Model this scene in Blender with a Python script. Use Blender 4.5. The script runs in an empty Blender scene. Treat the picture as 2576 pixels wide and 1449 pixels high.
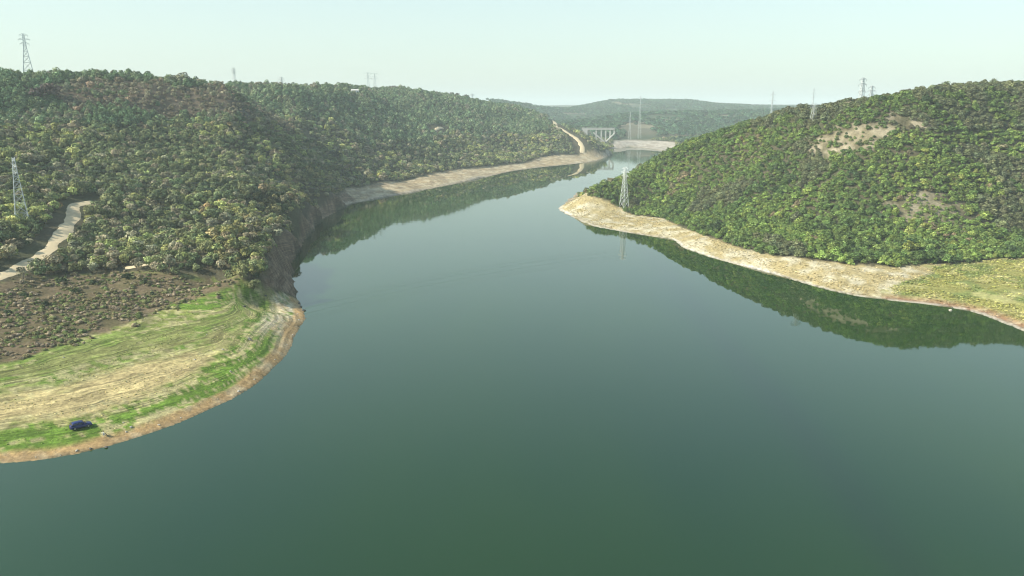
import bpy, math, random
import numpy as np
from mathutils import Vector, Matrix

random.seed(7)
rng = np.random.default_rng(11)
scene = bpy.context.scene
COL = scene.collection
R = math.radians

# ------------------------------------------------------------------ camera
H = 75.0                       # camera height above the water, metres
FPX = 1950.0                   # focal length in 2576-px-wide photo pixels
CX, CY, HOR = 1288.0, 724.5, 268.0
PITCH = math.atan((CY - HOR) / FPX)
cam_d = bpy.data.cameras.new("camera")
cam_d.sensor_width = 36.0
cam_d.lens = 36.0 * FPX / 2576.0
cam_d.clip_start = 1.0
cam_d.clip_end = 40000.0
cam = bpy.data.objects.new("camera", cam_d)
cam.location = (0, 0, H)
cam.rotation_euler = (math.pi / 2 - PITCH, 0, 0)
COL.objects.link(cam)
scene.camera = cam

# ------------------------------------------------------------------ sky and sun
SUN_EL, SUN_AZ = R(34.0), R(254.0)          # azimuth clockwise from +Y: from the left, a little behind the camera
world = bpy.data.worlds.new("World")
scene.world = world
world.use_nodes = True
wn, wl = world.node_tree.nodes, world.node_tree.links
bg = wn["Background"]
sky = wn.new("ShaderNodeTexSky")
sky.sky_type = 'NISHITA'
sky.sun_disc = False
sky.sun_elevation = SUN_EL
sky.sun_rotation = SUN_AZ
sky.air_density = 1.1
sky.dust_density = 1.6
sky.ozone_density = 1.0
wm = wn.new("ShaderNodeMix"); wm.data_type = 'RGBA'; wm.blend_type = 'MULTIPLY'
wm.inputs[0].default_value = 1.0
wm.inputs[7].default_value = (0.82, 0.98, 0.93, 1)
wl.new(sky.outputs[0], wm.inputs[6])
wl.new(wm.outputs[2], bg.inputs[0])
bg.inputs[1].default_value = 0.15
hz = wn.new("ShaderNodeMix"); hz.data_type = 'RGBA'; hz.inputs[0].default_value = 0.55     # high thin haze evens the sky out
hz.inputs[7].default_value = (3.4, 3.82, 3.62, 1)
gz = wn.new("ShaderNodeTexCoord"); gs = wn.new("ShaderNodeSeparateXYZ"); gr = wn.new("ShaderNodeMapRange")
gr.inputs[1].default_value = 0.10; gr.inputs[2].default_value = 0.45; gr.inputs[3].default_value = 0.62; gr.inputs[4].default_value = 0.08
wl.new(gz.outputs['Generated'], gs.inputs[0]); wl.new(gs.outputs[2], gr.inputs[0]); wl.new(gr.outputs[0], hz.inputs[0])
wl.new(wm.outputs[2], hz.inputs[6]); wl.new(hz.outputs[2], bg.inputs[0])
sun_d = bpy.data.lights.new("sun", 'SUN')
sun_d.energy = 5.0
sun_d.angle = R(0.55)
sun_d.color = (1.0, 0.95, 0.84)
sun = bpy.data.objects.new("sun", sun_d)
sdir = Vector((math.sin(SUN_AZ) * math.cos(SUN_EL), math.cos(SUN_AZ) * math.cos(SUN_EL), math.sin(SUN_EL)))
sun.rotation_euler = (-sdir).to_track_quat('-Z', 'Y').to_euler()
sun.location = sdir * 500
COL.objects.link(sun)
scene.view_settings.view_transform = 'Standard'
scene.view_settings.look = 'None'
scene.view_settings.exposure = 0.66
scene.view_settings.gamma = 1.0
cy = scene.cycles
cy.max_bounces = 5; cy.diffuse_bounces = 2; cy.glossy_bounces = 3; cy.transmission_bounces = 2
cy.volume_bounces = 0; cy.transparent_max_bounces = 6
cy.caustics_reflective = False; cy.caustics_refractive = False
cy.use_denoising = True
cy.filter_width = 1.1

# ------------------------------------------------------------------ digitising helpers
def ray(u, v):
    a = CY - v
    return (u - CX, FPX * math.cos(PITCH) + a * math.sin(PITCH), -FPX * math.sin(PITCH) + a * math.cos(PITCH))
def atz(u, v, z):
    r = ray(u, v); t = (z - H) / r[2]
    return (r[0] * t, r[1] * t, z)
def atd(u, v, d):
    r = ray(u, v); t = d / math.hypot(r[0], r[1])
    return (r[0] * t, r[1] * t, H + r[2] * t)

def _hash(ix, iy, s):
    n = (ix.astype(np.int64) * 374761393 + iy.astype(np.int64) * 668265263 + s * 982451653) & 0xffffffff
    n = ((n ^ (n >> 13)) * 1274126177) & 0xffffffff
    return ((n ^ (n >> 16)) & 0xffff) / 65535.0
def vnoise(x, y, s=0):
    ix, iy = np.floor(x), np.floor(y)
    fx, fy = x - ix, y - iy
    fx = fx * fx * fx * (fx * (fx * 6 - 15) + 10); fy = fy * fy * fy * (fy * (fy * 6 - 15) + 10)
    a = _hash(ix, iy, s); b = _hash(ix + 1, iy, s); c = _hash(ix, iy + 1, s); d = _hash(ix + 1, iy + 1, s)
    return (a + (b - a) * fx) * (1 - fy) + (c + (d - c) * fx) * fy
def fbm(x, y, s=0, o=4):
    t = 0; amp = 0.5; tot = 0
    for k in range(o):
        t = t + amp * vnoise(x * 2 ** k + 17.3 * k, y * 2 ** k - 9.1 * k, s + k); tot += amp; amp *= 0.5
    return t / tot            # 0..1

# ------------------------------------------------------------------ shoreline (world metres, z = 0)
S_left = [(-900, 1150), (-450, 1180), (-200, 1178), (0, 1165), (60, 1161), (130, 1153), (200, 1140), (265, 1124), (330, 1105), (400, 1082), (470, 1055),
          (530, 1028), (590, 1000), (640, 970), (680, 935), (715, 900), (735, 865), (747, 835), (765, 803), (769, 787), (757, 768),
          (744, 748), (740, 720), (735, 690), (733, 665), (742, 648), (757, 625), (775, 597), (790, 575), (815, 553), (845, 533),
          (872, 517), (920, 506), (1000, 491), (1080, 476), (1160, 459), (1240, 442), (1300, 429), (1370, 420), (1450, 412), (1500, 405), (1527, 395), (1538, 386)]
S_far = [(1545, 374), (1590, 370), (1640, 375), (1690, 384), (1725, 392)]
S_right = [(1455, 483), (1428, 503), (1410, 519), (1409, 528), (1430, 541), (1455, 554), (1490, 568), (1540, 578), (1600, 589), (1690, 603), (1720, 624), (1780, 645),
           (1850, 664), (1950, 691), (2050, 721), (2150, 744), (2250, 757), (2350, 768), (2450, 786), (2500, 804), (2576, 834), (2720, 900), (3000, 1010), (3300, 1100)]
def azd(az, d):
    return (d * math.sin(R(az)), d * math.cos(R(az)))
wl_pts = [atz(u, v, 0)[:2] for u, v in S_left]
wl_pts += [azd(6.5, 1330), azd(4.5, 1380), azd(3, 1430), azd(3.5, 1470), azd(6, 1480)]
wl_pts += [atz(u, v, 0)[:2] for u, v in S_far]
wl_pts += [azd(14.5, 1320), azd(15.5, 1180), azd(14.8, 1050), azd(12.5, 930), azd(10, 840), azd(7.5, 760), azd(5.8, 690)]
wl_pts += [atz(u, v, 0)[:2] for u, v in S_right]
wl_pts += [(700, -100), (700, -900), (-900, -900), (-900, 150)]
# smooth the traced line a little (Catmull-Rom), keep the far corners as they are
def catmull(p, n=5):
    p = np.array(p, float); out = []
    for i in range(len(p) - 1):
        p0 = p[max(i - 1, 0)]; p1 = p[i]; p2 = p[i + 1]; p3 = p[min(i + 2, len(p) - 1)]
        for k in range(n):
            t = k / n
            out.append(0.5 * ((2 * p1) + (-p0 + p2) * t + (2 * p0 - 5 * p1 + 4 * p2 - p3) * t * t + (-p0 + 3 * p1 - 3 * p2 + p3) * t ** 3))
    out.append(p[-1]); return np.array(out)
SHORE = np.vstack([catmull(wl_pts[:-4], 4), np.array(wl_pts[-4:])])

def seg_dist(px, py, poly, closed=True):
    best = np.full(px.shape, 1e18)
    n = len(poly)
    for i in range(n if closed else n - 1):
        ax, ay = poly[i]; bx, by = poly[(i + 1) % n]
        dx, dy = bx - ax, by - ay; L = dx * dx + dy * dy + 1e-9
        t = np.clip(((px - ax) * dx + (py - ay) * dy) / L, 0, 1)
        best = np.minimum(best, (px - ax - t * dx) ** 2 + (py - ay - t * dy) ** 2)
    return np.sqrt(best)
def inside(px, py, poly):
    c = np.zeros(px.shape, bool); n = len(poly)
    for i in range(n):
        ax, ay = poly[i]; bx, by = poly[(i + 1) % n]
        if ay == by: continue
        c ^= ((ay > py) != (by > py)) & (px < (bx - ax) * (py - ay) / (by - ay) + ax)
    return c
def sdf(px, py, poly):
    d = seg_dist(px, py, poly)
    return np.where(inside(px, py, poly), d, -d)     # + inside

# ------------------------------------------------------------------ height controls
ctl = []
def cz(lst):
    for u, v, z in lst: ctl.append(atz(u, v, z))
def cd(lst, drop=0.0):
    for u, v, d in lst:
        x, y, z = atd(u, v, d); ctl.append((x, y, z - drop))
def cr(lst, drop):           # a ridge: its crest and the ground falling away behind it
    for u, v, d in lst:
        x, y, z = atd(u, v, d); z -= drop; ctl.append((x, y, z))
        for k, dz in ((1.07, 3), (1.16, 11), (1.3, 24)): ctl.append((x * k, y * k, max(z - dz, 5)))
def cw(lst):
    for az, d, z in lst: ctl.append((*azd(az, d), z))
for p in wl_pts[:-4]: ctl.append((p[0], p[1], 0.0))
# meadow, terraces and bank rim on the left
cz([(0, 1090, 2.2), (200, 1060, 2.2), (400, 1000, 2.4), (560, 930, 2.6), (660, 860, 2.8), (700, 800, 3.0), (-400, 1090, 2.2),
    (0, 915, 6.5), (180, 862, 6.5), (330, 812, 6.5), (430, 766, 6.8), (560, 728, 7.0), (645, 742, 6.0), (700, 752, 3.6), (-400, 950, 7),
    (0, 1000, 4.4), (200, 960, 4.4), (400, 900, 4.6), (560, 840, 4.8), (640, 780, 4.8),
    (0, 720, 13), (150, 692, 12.5), (300, 684, 12), (430, 694, 11.5), (560, 706, 11), (640, 712, 10.5), (-400, 760, 14),
    (666, 722, 8.5), (668, 695, 11), (673, 655, 13), (690, 615, 13.5), (720, 578, 13), (760, 545, 12), (800, 520, 10.5), (840, 500, 9), (866, 490, 5)])
# left hillside (near spur)
cd([(-500, 610, 350), (-500, 450, 450), (-500, 300, 570), (-500, 190, 690),
    (0, 610, 362), (0, 450, 462), (0, 300, 580), (200, 600, 372), (200, 450, 475), (200, 310, 595),
    (400, 600, 385), (400, 450, 490), (400, 300, 620), (560, 600, 402), (600, 450, 505), (600, 340, 600),
    (740, 480, 530), (730, 400, 600), (700, 320, 655)], 3)
cr([(0, 186, 700), (120, 188, 710), (200, 187, 715), (300, 189, 715), (433, 198, 705), (520, 210, 690)], 5)
cd([(600, 246, 670), (650, 285, 665)], 5)
# valley between the spur and the hill behind, then the hill behind
cd([(700, 300, 760), (780, 360, 745), (830, 420, 705), (850, 462, 668),
    (900, 462, 700), (900, 380, 800), (900, 300, 930), (1000, 440, 785), (1000, 360, 900), (1000, 290, 1050),
    (1100, 420, 870), (1100, 340, 1000), (1100, 280, 1150), (1200, 395, 970), (1200, 330, 1110), (1300, 385, 1080), (1300, 320, 1220),
    (1390, 370, 1150), (1400, 330, 1230), (1450, 380, 1170), (1490, 372, 1190), (760, 250, 880), (700, 240, 860)], 4)
cr([(600, 214, 900), (700, 218, 900), (800, 219, 965), (870, 219, 1060), (930, 224, 1150), (1000, 226, 1230), (1060, 233, 1290), (1130, 241, 1330),
    (1180, 250, 1350), (1230, 262, 1360), (1290, 269, 1362), (1340, 284, 1345), (1384, 298, 1310), (1420, 316, 1285), (1470, 340, 1250), (1500, 358, 1215)], 5)
cw([(-50, 850, 90), (-38, 860, 80), (-30, 880, 78), (-24, 900, 72), (-15, 1350, 60), (-8, 1750, 60), (-3, 1800, 50), (1, 1800, 40), (4, 1700, 25),
    (-45, 1400, 85), (-25, 1400, 75), (-12, 1700, 60), (-58, 500, 50), (-58, 300, 25), (-58, 800, 95)])
# bank heights along the far-left shore
for (u, v) in [(930, 482), (1000, 470), (1080, 452), (1160, 440), (1240, 420), (1300, 412), (1370, 402), (1450, 394), (1500, 390)]:
    ctl.append(atz(u, v, 4.0))
# far land
cz([(1560, 356, 10), (1620, 352, 10), (1680, 356, 10)])
cd([(1500, 335, 1650), (1560, 330, 1680), (1640, 325, 1700), (1760, 330, 1720), (1880, 320, 1800)], 4)
cd([(1500, 305, 1900), (1560, 292, 1950), (1640, 283, 2000), (1740, 280, 2050), (1860, 279, 2100), (1960, 278, 2100), (2200, 275, 2200)], 6)
cd([(1430, 306, 2300), (1480, 300, 2450), (1560, 280, 2600), (1700, 276, 2700), (1350, 300, 2300)], 6)
cd([(1400, 276, 3100), (1430, 268, 3100), (1480, 258, 3100), (1520, 249, 3100), (1550, 245, 3100), (1600, 245, 3100), (1640, 249, 3100), (1720, 245, 3150), (1780, 252, 3200), (1830, 259, 3200), (1920, 262, 3300), (2050, 264, 3400), (2400, 262, 3500)], 15)
cd([(1100, 250, 2400), (1200, 248, 2400), (1230, 250, 2400), (1290, 256, 2400), (1340, 266, 2400), (1380, 280, 2400), (900, 255, 2400), (500, 255, 2300), (0, 255, 2300)], 13)
cd([(1400, 274, 4200), (1300, 268, 6000), (1400, 265, 6000), (1500, 264, 6000), (1800, 264, 6500), (2300, 264, 6500), (600, 264, 6000), (0, 262, 6000)], 0)
cw([(-55, 2500, 95), (-55, 6000, 90), (55, 2500, 95), (55, 6000, 90), (-55, 12000, 85), (0, 12000, 80), (55, 12000, 85), (20, 12000, 80), (-20, 12000, 80)])
# right hill
cz([(1470, 500, 3.5), (1560, 523, 4.5), (1660, 549, 4.5), (1750, 586, 4), (1850, 621, 4), (1950, 646, 4.5), (2050, 657, 5), (2150, 667, 5),
    (2250, 675, 5), (2340, 668, 5), (2480, 660, 5.5), (2576, 656, 6), (2800, 680, 7), (3100, 740, 7),
    (2400, 715, 3), (2500, 735, 3), (2576, 760, 2.5)])
cd([(1500, 463, 580), (1550, 443, 612), (1640, 404, 628)], 4)
cr([(1700, 368, 625), (1760, 346, 622), (1820, 327, 615), (1880, 310, 600), (1950, 291, 596),
    (2000, 276, 592), (2060, 270, 582), (2130, 258, 568), (2200, 243, 563), (2280, 233, 563), (2350, 221, 585), (2430, 213, 605), (2500, 211, 625),
    (2576, 208, 640), (2800, 200, 680), (3200, 190, 720)], 4)
cd([(1700, 500, 548), (1700, 440, 585), (1800, 520, 505), (1800, 440, 560), (1900, 550, 462), (1900, 450, 525), (1900, 370, 570), (2000, 570, 440), (2000, 440, 510), (2000, 350, 555),
    (2100, 580, 425), (2100, 450, 490), (2100, 340, 535), (2250, 580, 430), (2250, 450, 485), (2250, 330, 530), (2400, 580, 445), (2400, 450, 500),
    (2400, 320, 550), (2576, 570, 482), (2576, 450, 535), (2576, 310, 590), (2800, 450, 545), (2800, 570, 490)], 3)
cw([(16, 340, -8), (19, 310, -8), (22, 300, -8), (26, 290, -8), (30, 285, -7), (33, 270, -7), (13, 375, -8), (10, 420, -8), (7, 450, -8), (-13, 400, -9), (-13, 340, -9), (-12, 290, -9), (-15, 230, -8), (-20, 180, -7), (-30, 165, -5), (-10, 500, -8), (-8, 600, -7)])
cw([(8.3, 700, 12), (11.5, 800, 20), (14, 880, 28), (17, 870, 40), (21, 860, 50), (26, 850, 55), (33, 880, 60), (42, 900, 70), (55, 900, 75), (18, 1050, 30), (25, 1100, 40),
    (35, 1200, 50), (50, 1300, 60), (17, 1300, 20), (17, 1500, 20), (25, 1600, 50), (40, 1800, 70), (58, 400, 50), (58, 250, 15)])
# lake bed
cw([(-30, 130, -6), (0, 120, -12), (30, 140, -12), (0, 220, -14), (20, 200, -12), (-10, 240, -12), (0, 320, -14), (12, 280, -10), (-8, 350, -10),
    (0, 450, -12), (-5, 520, -9), (-3, 620, -8), (0, 720, -8), (3, 850, -6), (5, 1000, -5), (7.5, 1150, -4), (9.5, 1300, -4), (50, 150, -10), (-50, 110, -8), (30, 100, -14), (-30, 90, -12)])
ctl = np.array(ctl)

def rbf_xy(x, y):
    return np.stack([np.arctan2(x, y), np.log(np.hypot(x, y))], -1)
KP = rbf_xy(ctl[:, 0], ctl[:, 1])
def tps(r2):
    return 0.5 * r2 * np.log(r2 + 1e-12)
n = len(ctl)
A = np.zeros((n + 3, n + 3))
A[:n, :n] = tps(((KP[:, None] - KP[None]) ** 2).sum(-1)) + np.eye(n) * 2e-5
A[:n, n] = 1; A[:n, n + 1:] = KP; A[n, :n] = 1; A[n + 1:, :n] = KP.T
rhs = np.zeros(n + 3); rhs[:n] = ctl[:, 2]
W = np.linalg.solve(A, rhs)
def rbf(x, y):
    q = rbf_xy(x.ravel(), y.ravel()); out = np.empty(len(q))
    for i in range(0, len(q), 20000):
        c = q[i:i + 20000]
        r2 = (c[:, None, 0] - KP[None, :, 0]) ** 2 + (c[:, None, 1] - KP[None, :, 1]) ** 2
        out[i:i + 20000] = tps(r2) @ W[:n] + W[n] + c @ W[n + 1:]
    return out.reshape(x.shape)

# ------------------------------------------------------------------ terrain grid (fan of rings, finer near the camera)
NA, ND = 860, 760
AZ = np.linspace(R(-62), R(62), NA)
LD = np.linspace(math.log(110.0), math.log(12000.0), ND)
GA, GL = np.meshgrid(AZ, LD)           # rows = distance
GX, GY = np.exp(GL) * np.sin(GA), np.exp(GL) * np.cos(GA)
# coarse evaluation of the smooth parts, then bilinear up
def upsample(f, k=2):
    ca, cl = AZ[::k], LD[::k]
    if ca[-1] != AZ[-1]: ca = np.append(ca, AZ[-1])
    if cl[-1] != LD[-1]: cl = np.append(cl, LD[-1])
    a, l = np.meshgrid(ca, cl)
    z = f(np.exp(l) * np.sin(a), np.exp(l) * np.cos(a))
    z1 = np.stack([np.interp(AZ, ca, row) for row in z])
    return np.stack([np.interp(LD, cl, z1[:, j]) for j in range(NA)], 1)
GZ = upsample(rbf, 3)
nb = (fbm(GX / 9, GY / 9, 5, 3) - 0.5) * 2.2 + (fbm(GX / 2.2, GY / 2.2, 6, 2) - 0.5) * 0.9
SD = -upsample(lambda x, y: sdf(x, y, SHORE), 1)      # + on land
SDN = SD + nb * np.clip(np.hypot(GX, GY) / 300, 0.35, 2.0)   # ragged water edge
relief = (fbm(GX / 95, GY / 95, 21, 4) - 0.5) * 13 + (0.5 - np.abs(fbm(GX / 60, GY / 60, 33, 3) - 0.5) * 2) * 7
steep = (GX < 150) & (np.hypot(GX, GY) > 270) & (np.hypot(GX, GY) < 1500)
fade = np.clip((SD - 25) / 90, 0, 1) * np.clip((GZ - 12) / 25, 0, 1) * np.clip(GZ / 60 + .35, 0, 1)
GZ = GZ + relief * fade * np.where(GX > 60, 0.45, 1.0)
GZ = GZ + (fbm(GX / 12, GY / 12, 41, 3) - 0.5) * np.where((GZ < 9) & (GX < -60) & (GY < 340), .38, 1.1) * np.clip(SD / 10, 0, 1)
# terraces cut by the falling water, seen on every bare bank
ter = np.clip(1 - GZ / 9, 0, 1) * np.clip(SD / 3, 0, 1)
GZ = GZ + ter * 0.22 * np.sin(GZ * 2 * math.pi / 0.75 + nb)
# pull the crests to the traced skyline, slope by slope
SKY = [(-900, 165), (-300, 170), (0, 178), (100, 181), (200, 180), (300, 182), (433, 191), (520, 201), (600, 208), (700, 212), (800, 214), (870, 212), (930, 220), (1000, 219), (1060, 227), (1130, 236),
       (1180, 244), (1230, 256), (1290, 263), (1340, 278), (1380, 292), (1420, 311), (1470, 334), (1500, 353), (1527, 382), (1600, 395), (1640, 398), (1700, 362), (1760, 340), (1820, 320),
       (1880, 303), (1950, 283), (2000, 268), (2060, 262), (2130, 250), (2200, 235), (2280, 226), (2350, 214), (2430, 206), (2500, 204), (2576, 201), (2900, 190), (3500, 180)]
sk = np.array([(math.atan2(ray(u, v)[0], ray(u, v)[1]), ray(u, v)[2] / math.hypot(ray(u, v)[0], ray(u, v)[1])) for u, v in SKY])
tgt = np.interp(AZ, sk[:, 0], sk[:, 1])
canopy = np.where(AZ < R(9), 4.5, 3.5)
near = np.exp(LD)[:, None] < np.where(AZ < R(8.2), 1420, 980)[None]
DD = np.exp(GL)
for it in range(3):
    e = np.where(near & (GZ > 1.5), (GZ + canopy[None] * np.clip(SD / 20 - .5, 0, 1) - H) / DD, -9)
    k = e.argmax(0); kk = (k, np.arange(NA))
    zr, dr = GZ[kk], DD[kk]
    f = (zr + (tgt - e[kk]) * dr) / np.maximum(zr, 5)
    f = np.clip(f, 0.55, 1.7)
    g = np.clip((np.abs(np.degrees(AZ) - 8.8) - 3.3) / 1.5, 0, 1); f = 1 + (f - 1) * g
    f = np.convolve(np.pad(f, 3, mode='edge'), np.ones(7) / 7, 'valid')
    w = np.clip(GZ / np.maximum(zr, 5)[None], 0, 1) * (1 - np.clip((DD / dr[None] - 1.25) / .4, 0, 1)) * (DD < 1600)
    GZ = np.where(GZ > 1, GZ * (1 + (f[None] - 1) * w), GZ)
land_min = 0.02 + 0.06 * np.minimum(SDN, 12)
GZ = np.where(SDN > 0, np.maximum(GZ, land_min), np.minimum(GZ, 0.10 * SDN - 0.02))

def zat(x, y):
    """terrain height at world points"""
    x = np.asarray(x, float); y = np.asarray(y, float)
    a = (np.arctan2(x, y) - AZ[0]) / (AZ[1] - AZ[0]); l = (np.log(np.hypot(x, y)) - LD[0]) / (LD[1] - LD[0])
    a = np.clip(a, 0, NA - 1.001); l = np.clip(l, 0, ND - 1.001)
    i, j = l.astype(int), a.astype(int); fl, fa = l - i, a - j
    return (GZ[i, j] * (1 - fl) * (1 - fa) + GZ[i + 1, j] * fl * (1 - fa) + GZ[i, j + 1] * (1 - fl) * fa + GZ[i + 1, j + 1] * fl * fa)
def gat(G, x, y):
    a = np.clip(np.round((np.arctan2(x, y) - AZ[0]) / (AZ[1] - AZ[0])).astype(int), 0, NA - 1)
    l = np.clip(np.round((np.log(np.hypot(x, y)) - LD[0]) / (LD[1] - LD[0])).astype(int), 0, ND - 1)
    return G[l, a]
def hit(u, v, lift=0.0):
    """first point of the terrain on the sight line of photo pixel (u, v)"""
    r = ray(u, v); h = math.hypot(r[0], r[1])
    d = np.exp(np.linspace(LD[0], LD[-1], 6000))
    x, y, z = r[0] / h * d, r[1] / h * d, H + r[2] / h * d
    t = np.maximum(zat(x, y), 0) + lift
    k = np.argmax(z <= t)
    if not (z <= t).any(): k = np.argmin(z - t)
    return (float(x[k]), float(y[k]), float(t[k] - lift))

# ------------------------------------------------------------------ naming helpers
def tag(o, label=None, cat=None, group=None, kind=None):
    if label: o['label'] = label
    if cat: o['category'] = cat
    if group: o['group'] = group
    if kind: o['kind'] = kind
    return o
def empty(name, loc, rz=0.0, scale=1.0):
    o = bpy.data.objects.new(name, None); o.empty_display_size = 0.5
    o.location = loc; o.rotation_euler = (0, 0, rz); o.scale = (scale,) * 3
    COL.objects.link(o); return o
def link(name, me, mat=None, parent=None, loc=None, rot=None, scale=None):
    o = bpy.data.objects.new(name, me); COL.objects.link(o)
    if mat is not None and not me.materials:
        for m in (mat if isinstance(mat, (list, tuple)) else [mat]): me.materials.append(m)
    if parent: o.parent = parent
    if loc is not None: o.location = loc
    if rot is not None: o.rotation_euler = rot
    if scale is not None: o.scale = scale
    return o
class MB:
    """collects boxes, bars, tubes and discs into one mesh"""
    def __init__(s): s.v = []; s.f = []; s.m = []
    def add(s, vs, fs, mi=0):
        b = len(s.v); s.v += [tuple(p) for p in vs]; s.f += [tuple(b + i for i in f) for f in fs]; s.m += [mi] * len(fs)
    def box(s, c, d, mi=0, rz=0.0):
        cx, cy_, cz_ = c; dx, dy, dz = d[0] / 2, d[1] / 2, d[2] / 2; ca, sa = math.cos(rz), math.sin(rz)
        vs = []
        for z in (-dz, dz):
            for x, y in ((-dx, -dy), (dx, -dy), (dx, dy), (-dx, dy)): vs.append((cx + x * ca - y * sa, cy_ + x * sa + y * ca, cz_ + z))
        s.add(vs, [(3, 2, 1, 0), (4, 5, 6, 7), (0, 1, 5, 4), (1, 2, 6, 5), (2, 3, 7, 6), (3, 0, 4, 7)], mi)
    def bar(s, a, b, r0, r1=None, n=4, mi=0):
        a, b = Vector(a), Vector(b); r1 = r0 if r1 is None else r1
        d = (b - a); L = d.length
        if L < 1e-6: return
        d /= L; up = Vector((0, 0, 1)) if abs(d.z) < 0.9 else Vector((1, 0, 0))
        x = d.cross(up).normalized(); y = d.cross(x)
        vs = []
        for p, r in ((a, r0), (b, r1)):
            for k in range(n):
                t = 2 * math.pi * (k + .5) / n; vs.append(p + x * (r * math.cos(t)) + y * (r * math.sin(t)))
        fs = [(k, (k + 1) % n, n + (k + 1) % n, n + k) for k in range(n)] + [tuple(range(n))[::-1], tuple(range(n, 2 * n))]
        s.add(vs, fs, mi)
    def mesh(s, name, smooth=False):
        me = bpy.data.meshes.new(name); me.from_pydata(s.v, [], s.f); me.update()
        if any(s.m): me.polygons.foreach_set('material_index', s.m)
        if smooth: me.polygons.foreach_set('use_smooth', [True] * len(s.f))
        return me
    def build(s, name, mat=None, parent=None, smooth=False, **k):
        return link(name, s.mesh(name, smooth), mat, parent, **k)

# ------------------------------------------------------------------ materials
def mat(name, col=(.5, .5, .5), rough=.7, metal=0.0, spec=.4, noise=None, bump=0.0, nscale=4.0):
    m = bpy.data.materials.new(name); m.use_nodes = True
    nt = m.node_tree; b = nt.nodes['Principled BSDF']
    b.inputs['Roughness'].default_value = rough; b.inputs['Metallic'].default_value = metal
    b.inputs['Specular IOR Level'].default_value = spec
    b.inputs['Base Color'].default_value = (*col, 1)
    tc = nt.nodes.new('ShaderNodeTexCoord'); nz = nt.nodes.new('ShaderNodeTexNoise')
    nz.inputs['Scale'].default_value = nscale; nz.inputs['Detail'].default_value = 5
    nt.links.new(tc.outputs['Object'], nz.inputs['Vector'])
    mx = nt.nodes.new('ShaderNodeMix'); mx.data_type = 'RGBA'
    c2 = noise or tuple(c * .8 for c in col)
    mx.inputs[6].default_value = (*col, 1); mx.inputs[7].default_value = (*c2, 1)
    nt.links.new(nz.outputs[0], mx.inputs[0]); nt.links.new(mx.outputs[2], b.inputs['Base Color'])
    if bump:
        bp = nt.nodes.new('ShaderNodeBump'); bp.inputs['Strength'].default_value = bump; bp.inputs['Distance'].default_value = .1
        nt.links.new(nz.outputs[0], bp.inputs['Height']); nt.links.new(bp.outputs[0], b.inputs['Normal'])
    return m
M = dict(
    steel=mat('galvanised_steel', (.66, .68, .66), .5, .1, noise=(.48, .50, .49), nscale=.8),
    insul=mat('glass_insulator', (.10, .13, .12), .3),
    cable=mat('aluminium_cable', (.22, .23, .24), .5, .6),
    conc=mat('pale_concrete', (.46, .45, .41), .85, noise=(.34, .33, .30), nscale=.3),
    wall=mat('whitewashed_wall', (.80, .80, .77), .8), roof=mat('pale_tin_roof', (.60, .57, .52), .6), pane=mat('window_glass', (.05, .07, .08), .15),
    blue=mat('blue_car_paint', (.008, .015, .10), .28, .1, .6, noise=(.010, .020, .11)), dglass=mat('dark_car_glass', (.012, .015, .02), .08, 0, .7),
    tyre=mat('black_tyre', (.02, .02, .02), .8), rim=mat('alloy_rim', (.5, .5, .52), .3, .8), plastic=mat('dark_plastic', (.03, .03, .033), .6),
    lamp=mat('headlight_glass', (.7, .72, .74), .12), tail=mat('red_light_glass', (.35, .02, .02), .2),
    white=mat('white_cotton', (.78, .77, .74), .85), dark=mat('dark_trousers', (.025, .027, .035), .85), skin=mat('skin', (.42, .25, .17), .55), hair=mat('dark_hair', (.02, .015, .012), .7),
    canvas=mat('white_canvas', (.74, .74, .72), .8), grey=mat('grey_motorcycle_paint', (.16, .17, .18), .35, .3),
    rock=mat('pale_rock', (.50, .46, .38), .9, noise=(.30, .27, .22), bump=.6, nscale=3), drock=mat('dark_rock', (.12, .11, .09), .9, noise=(.06, .055, .05), bump=.6, nscale=3),
    bark=mat('bark', (.12, .09, .065), .9, noise=(.06, .045, .035), bump=.5, nscale=6),
    track=mat('pale_dirt', (.62, .50, .31), .95, noise=(.44, .34, .20), bump=.5, nscale=.35),
)
def leaf_mat(name, fallback):
    m = bpy.data.materials.new(name); m.use_nodes = True; nt = m.node_tree; N = nt.nodes; L = nt.links
    N.remove(N['Principled BSDF']); out = [q for q in N if q.type == 'OUTPUT_MATERIAL'][0]
    at = N.new('ShaderNodeAttribute'); at.attribute_type = 'INSTANCER'; at.attribute_name = 'tint'
    lv = N.new('ShaderNodeAttribute'); lv.attribute_type = 'GEOMETRY'; lv.attribute_name = 'leafvar'
    sc = N.new('ShaderNodeVectorMath'); sc.operation = 'SCALE'
    L.new(at.outputs['Vector'], sc.inputs[0]); L.new(lv.outputs['Fac'], sc.inputs['Scale'])
    d = N.new('ShaderNodeBsdfDiffuse'); t = N.new('ShaderNodeBsdfTranslucent'); g = N.new('ShaderNodeMixShader'); g.inputs[0].default_value = .09
    L.new(sc.outputs[0], d.inputs[0]); L.new(sc.outputs[0], t.inputs[0]); L.new(d.outputs[0], g.inputs[1]); L.new(t.outputs[0], g.inputs[2])
    L.new(g.outputs[0], out.inputs[0]); return m
LEAF = leaf_mat('foliage', (.05, .07, .03))

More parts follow.
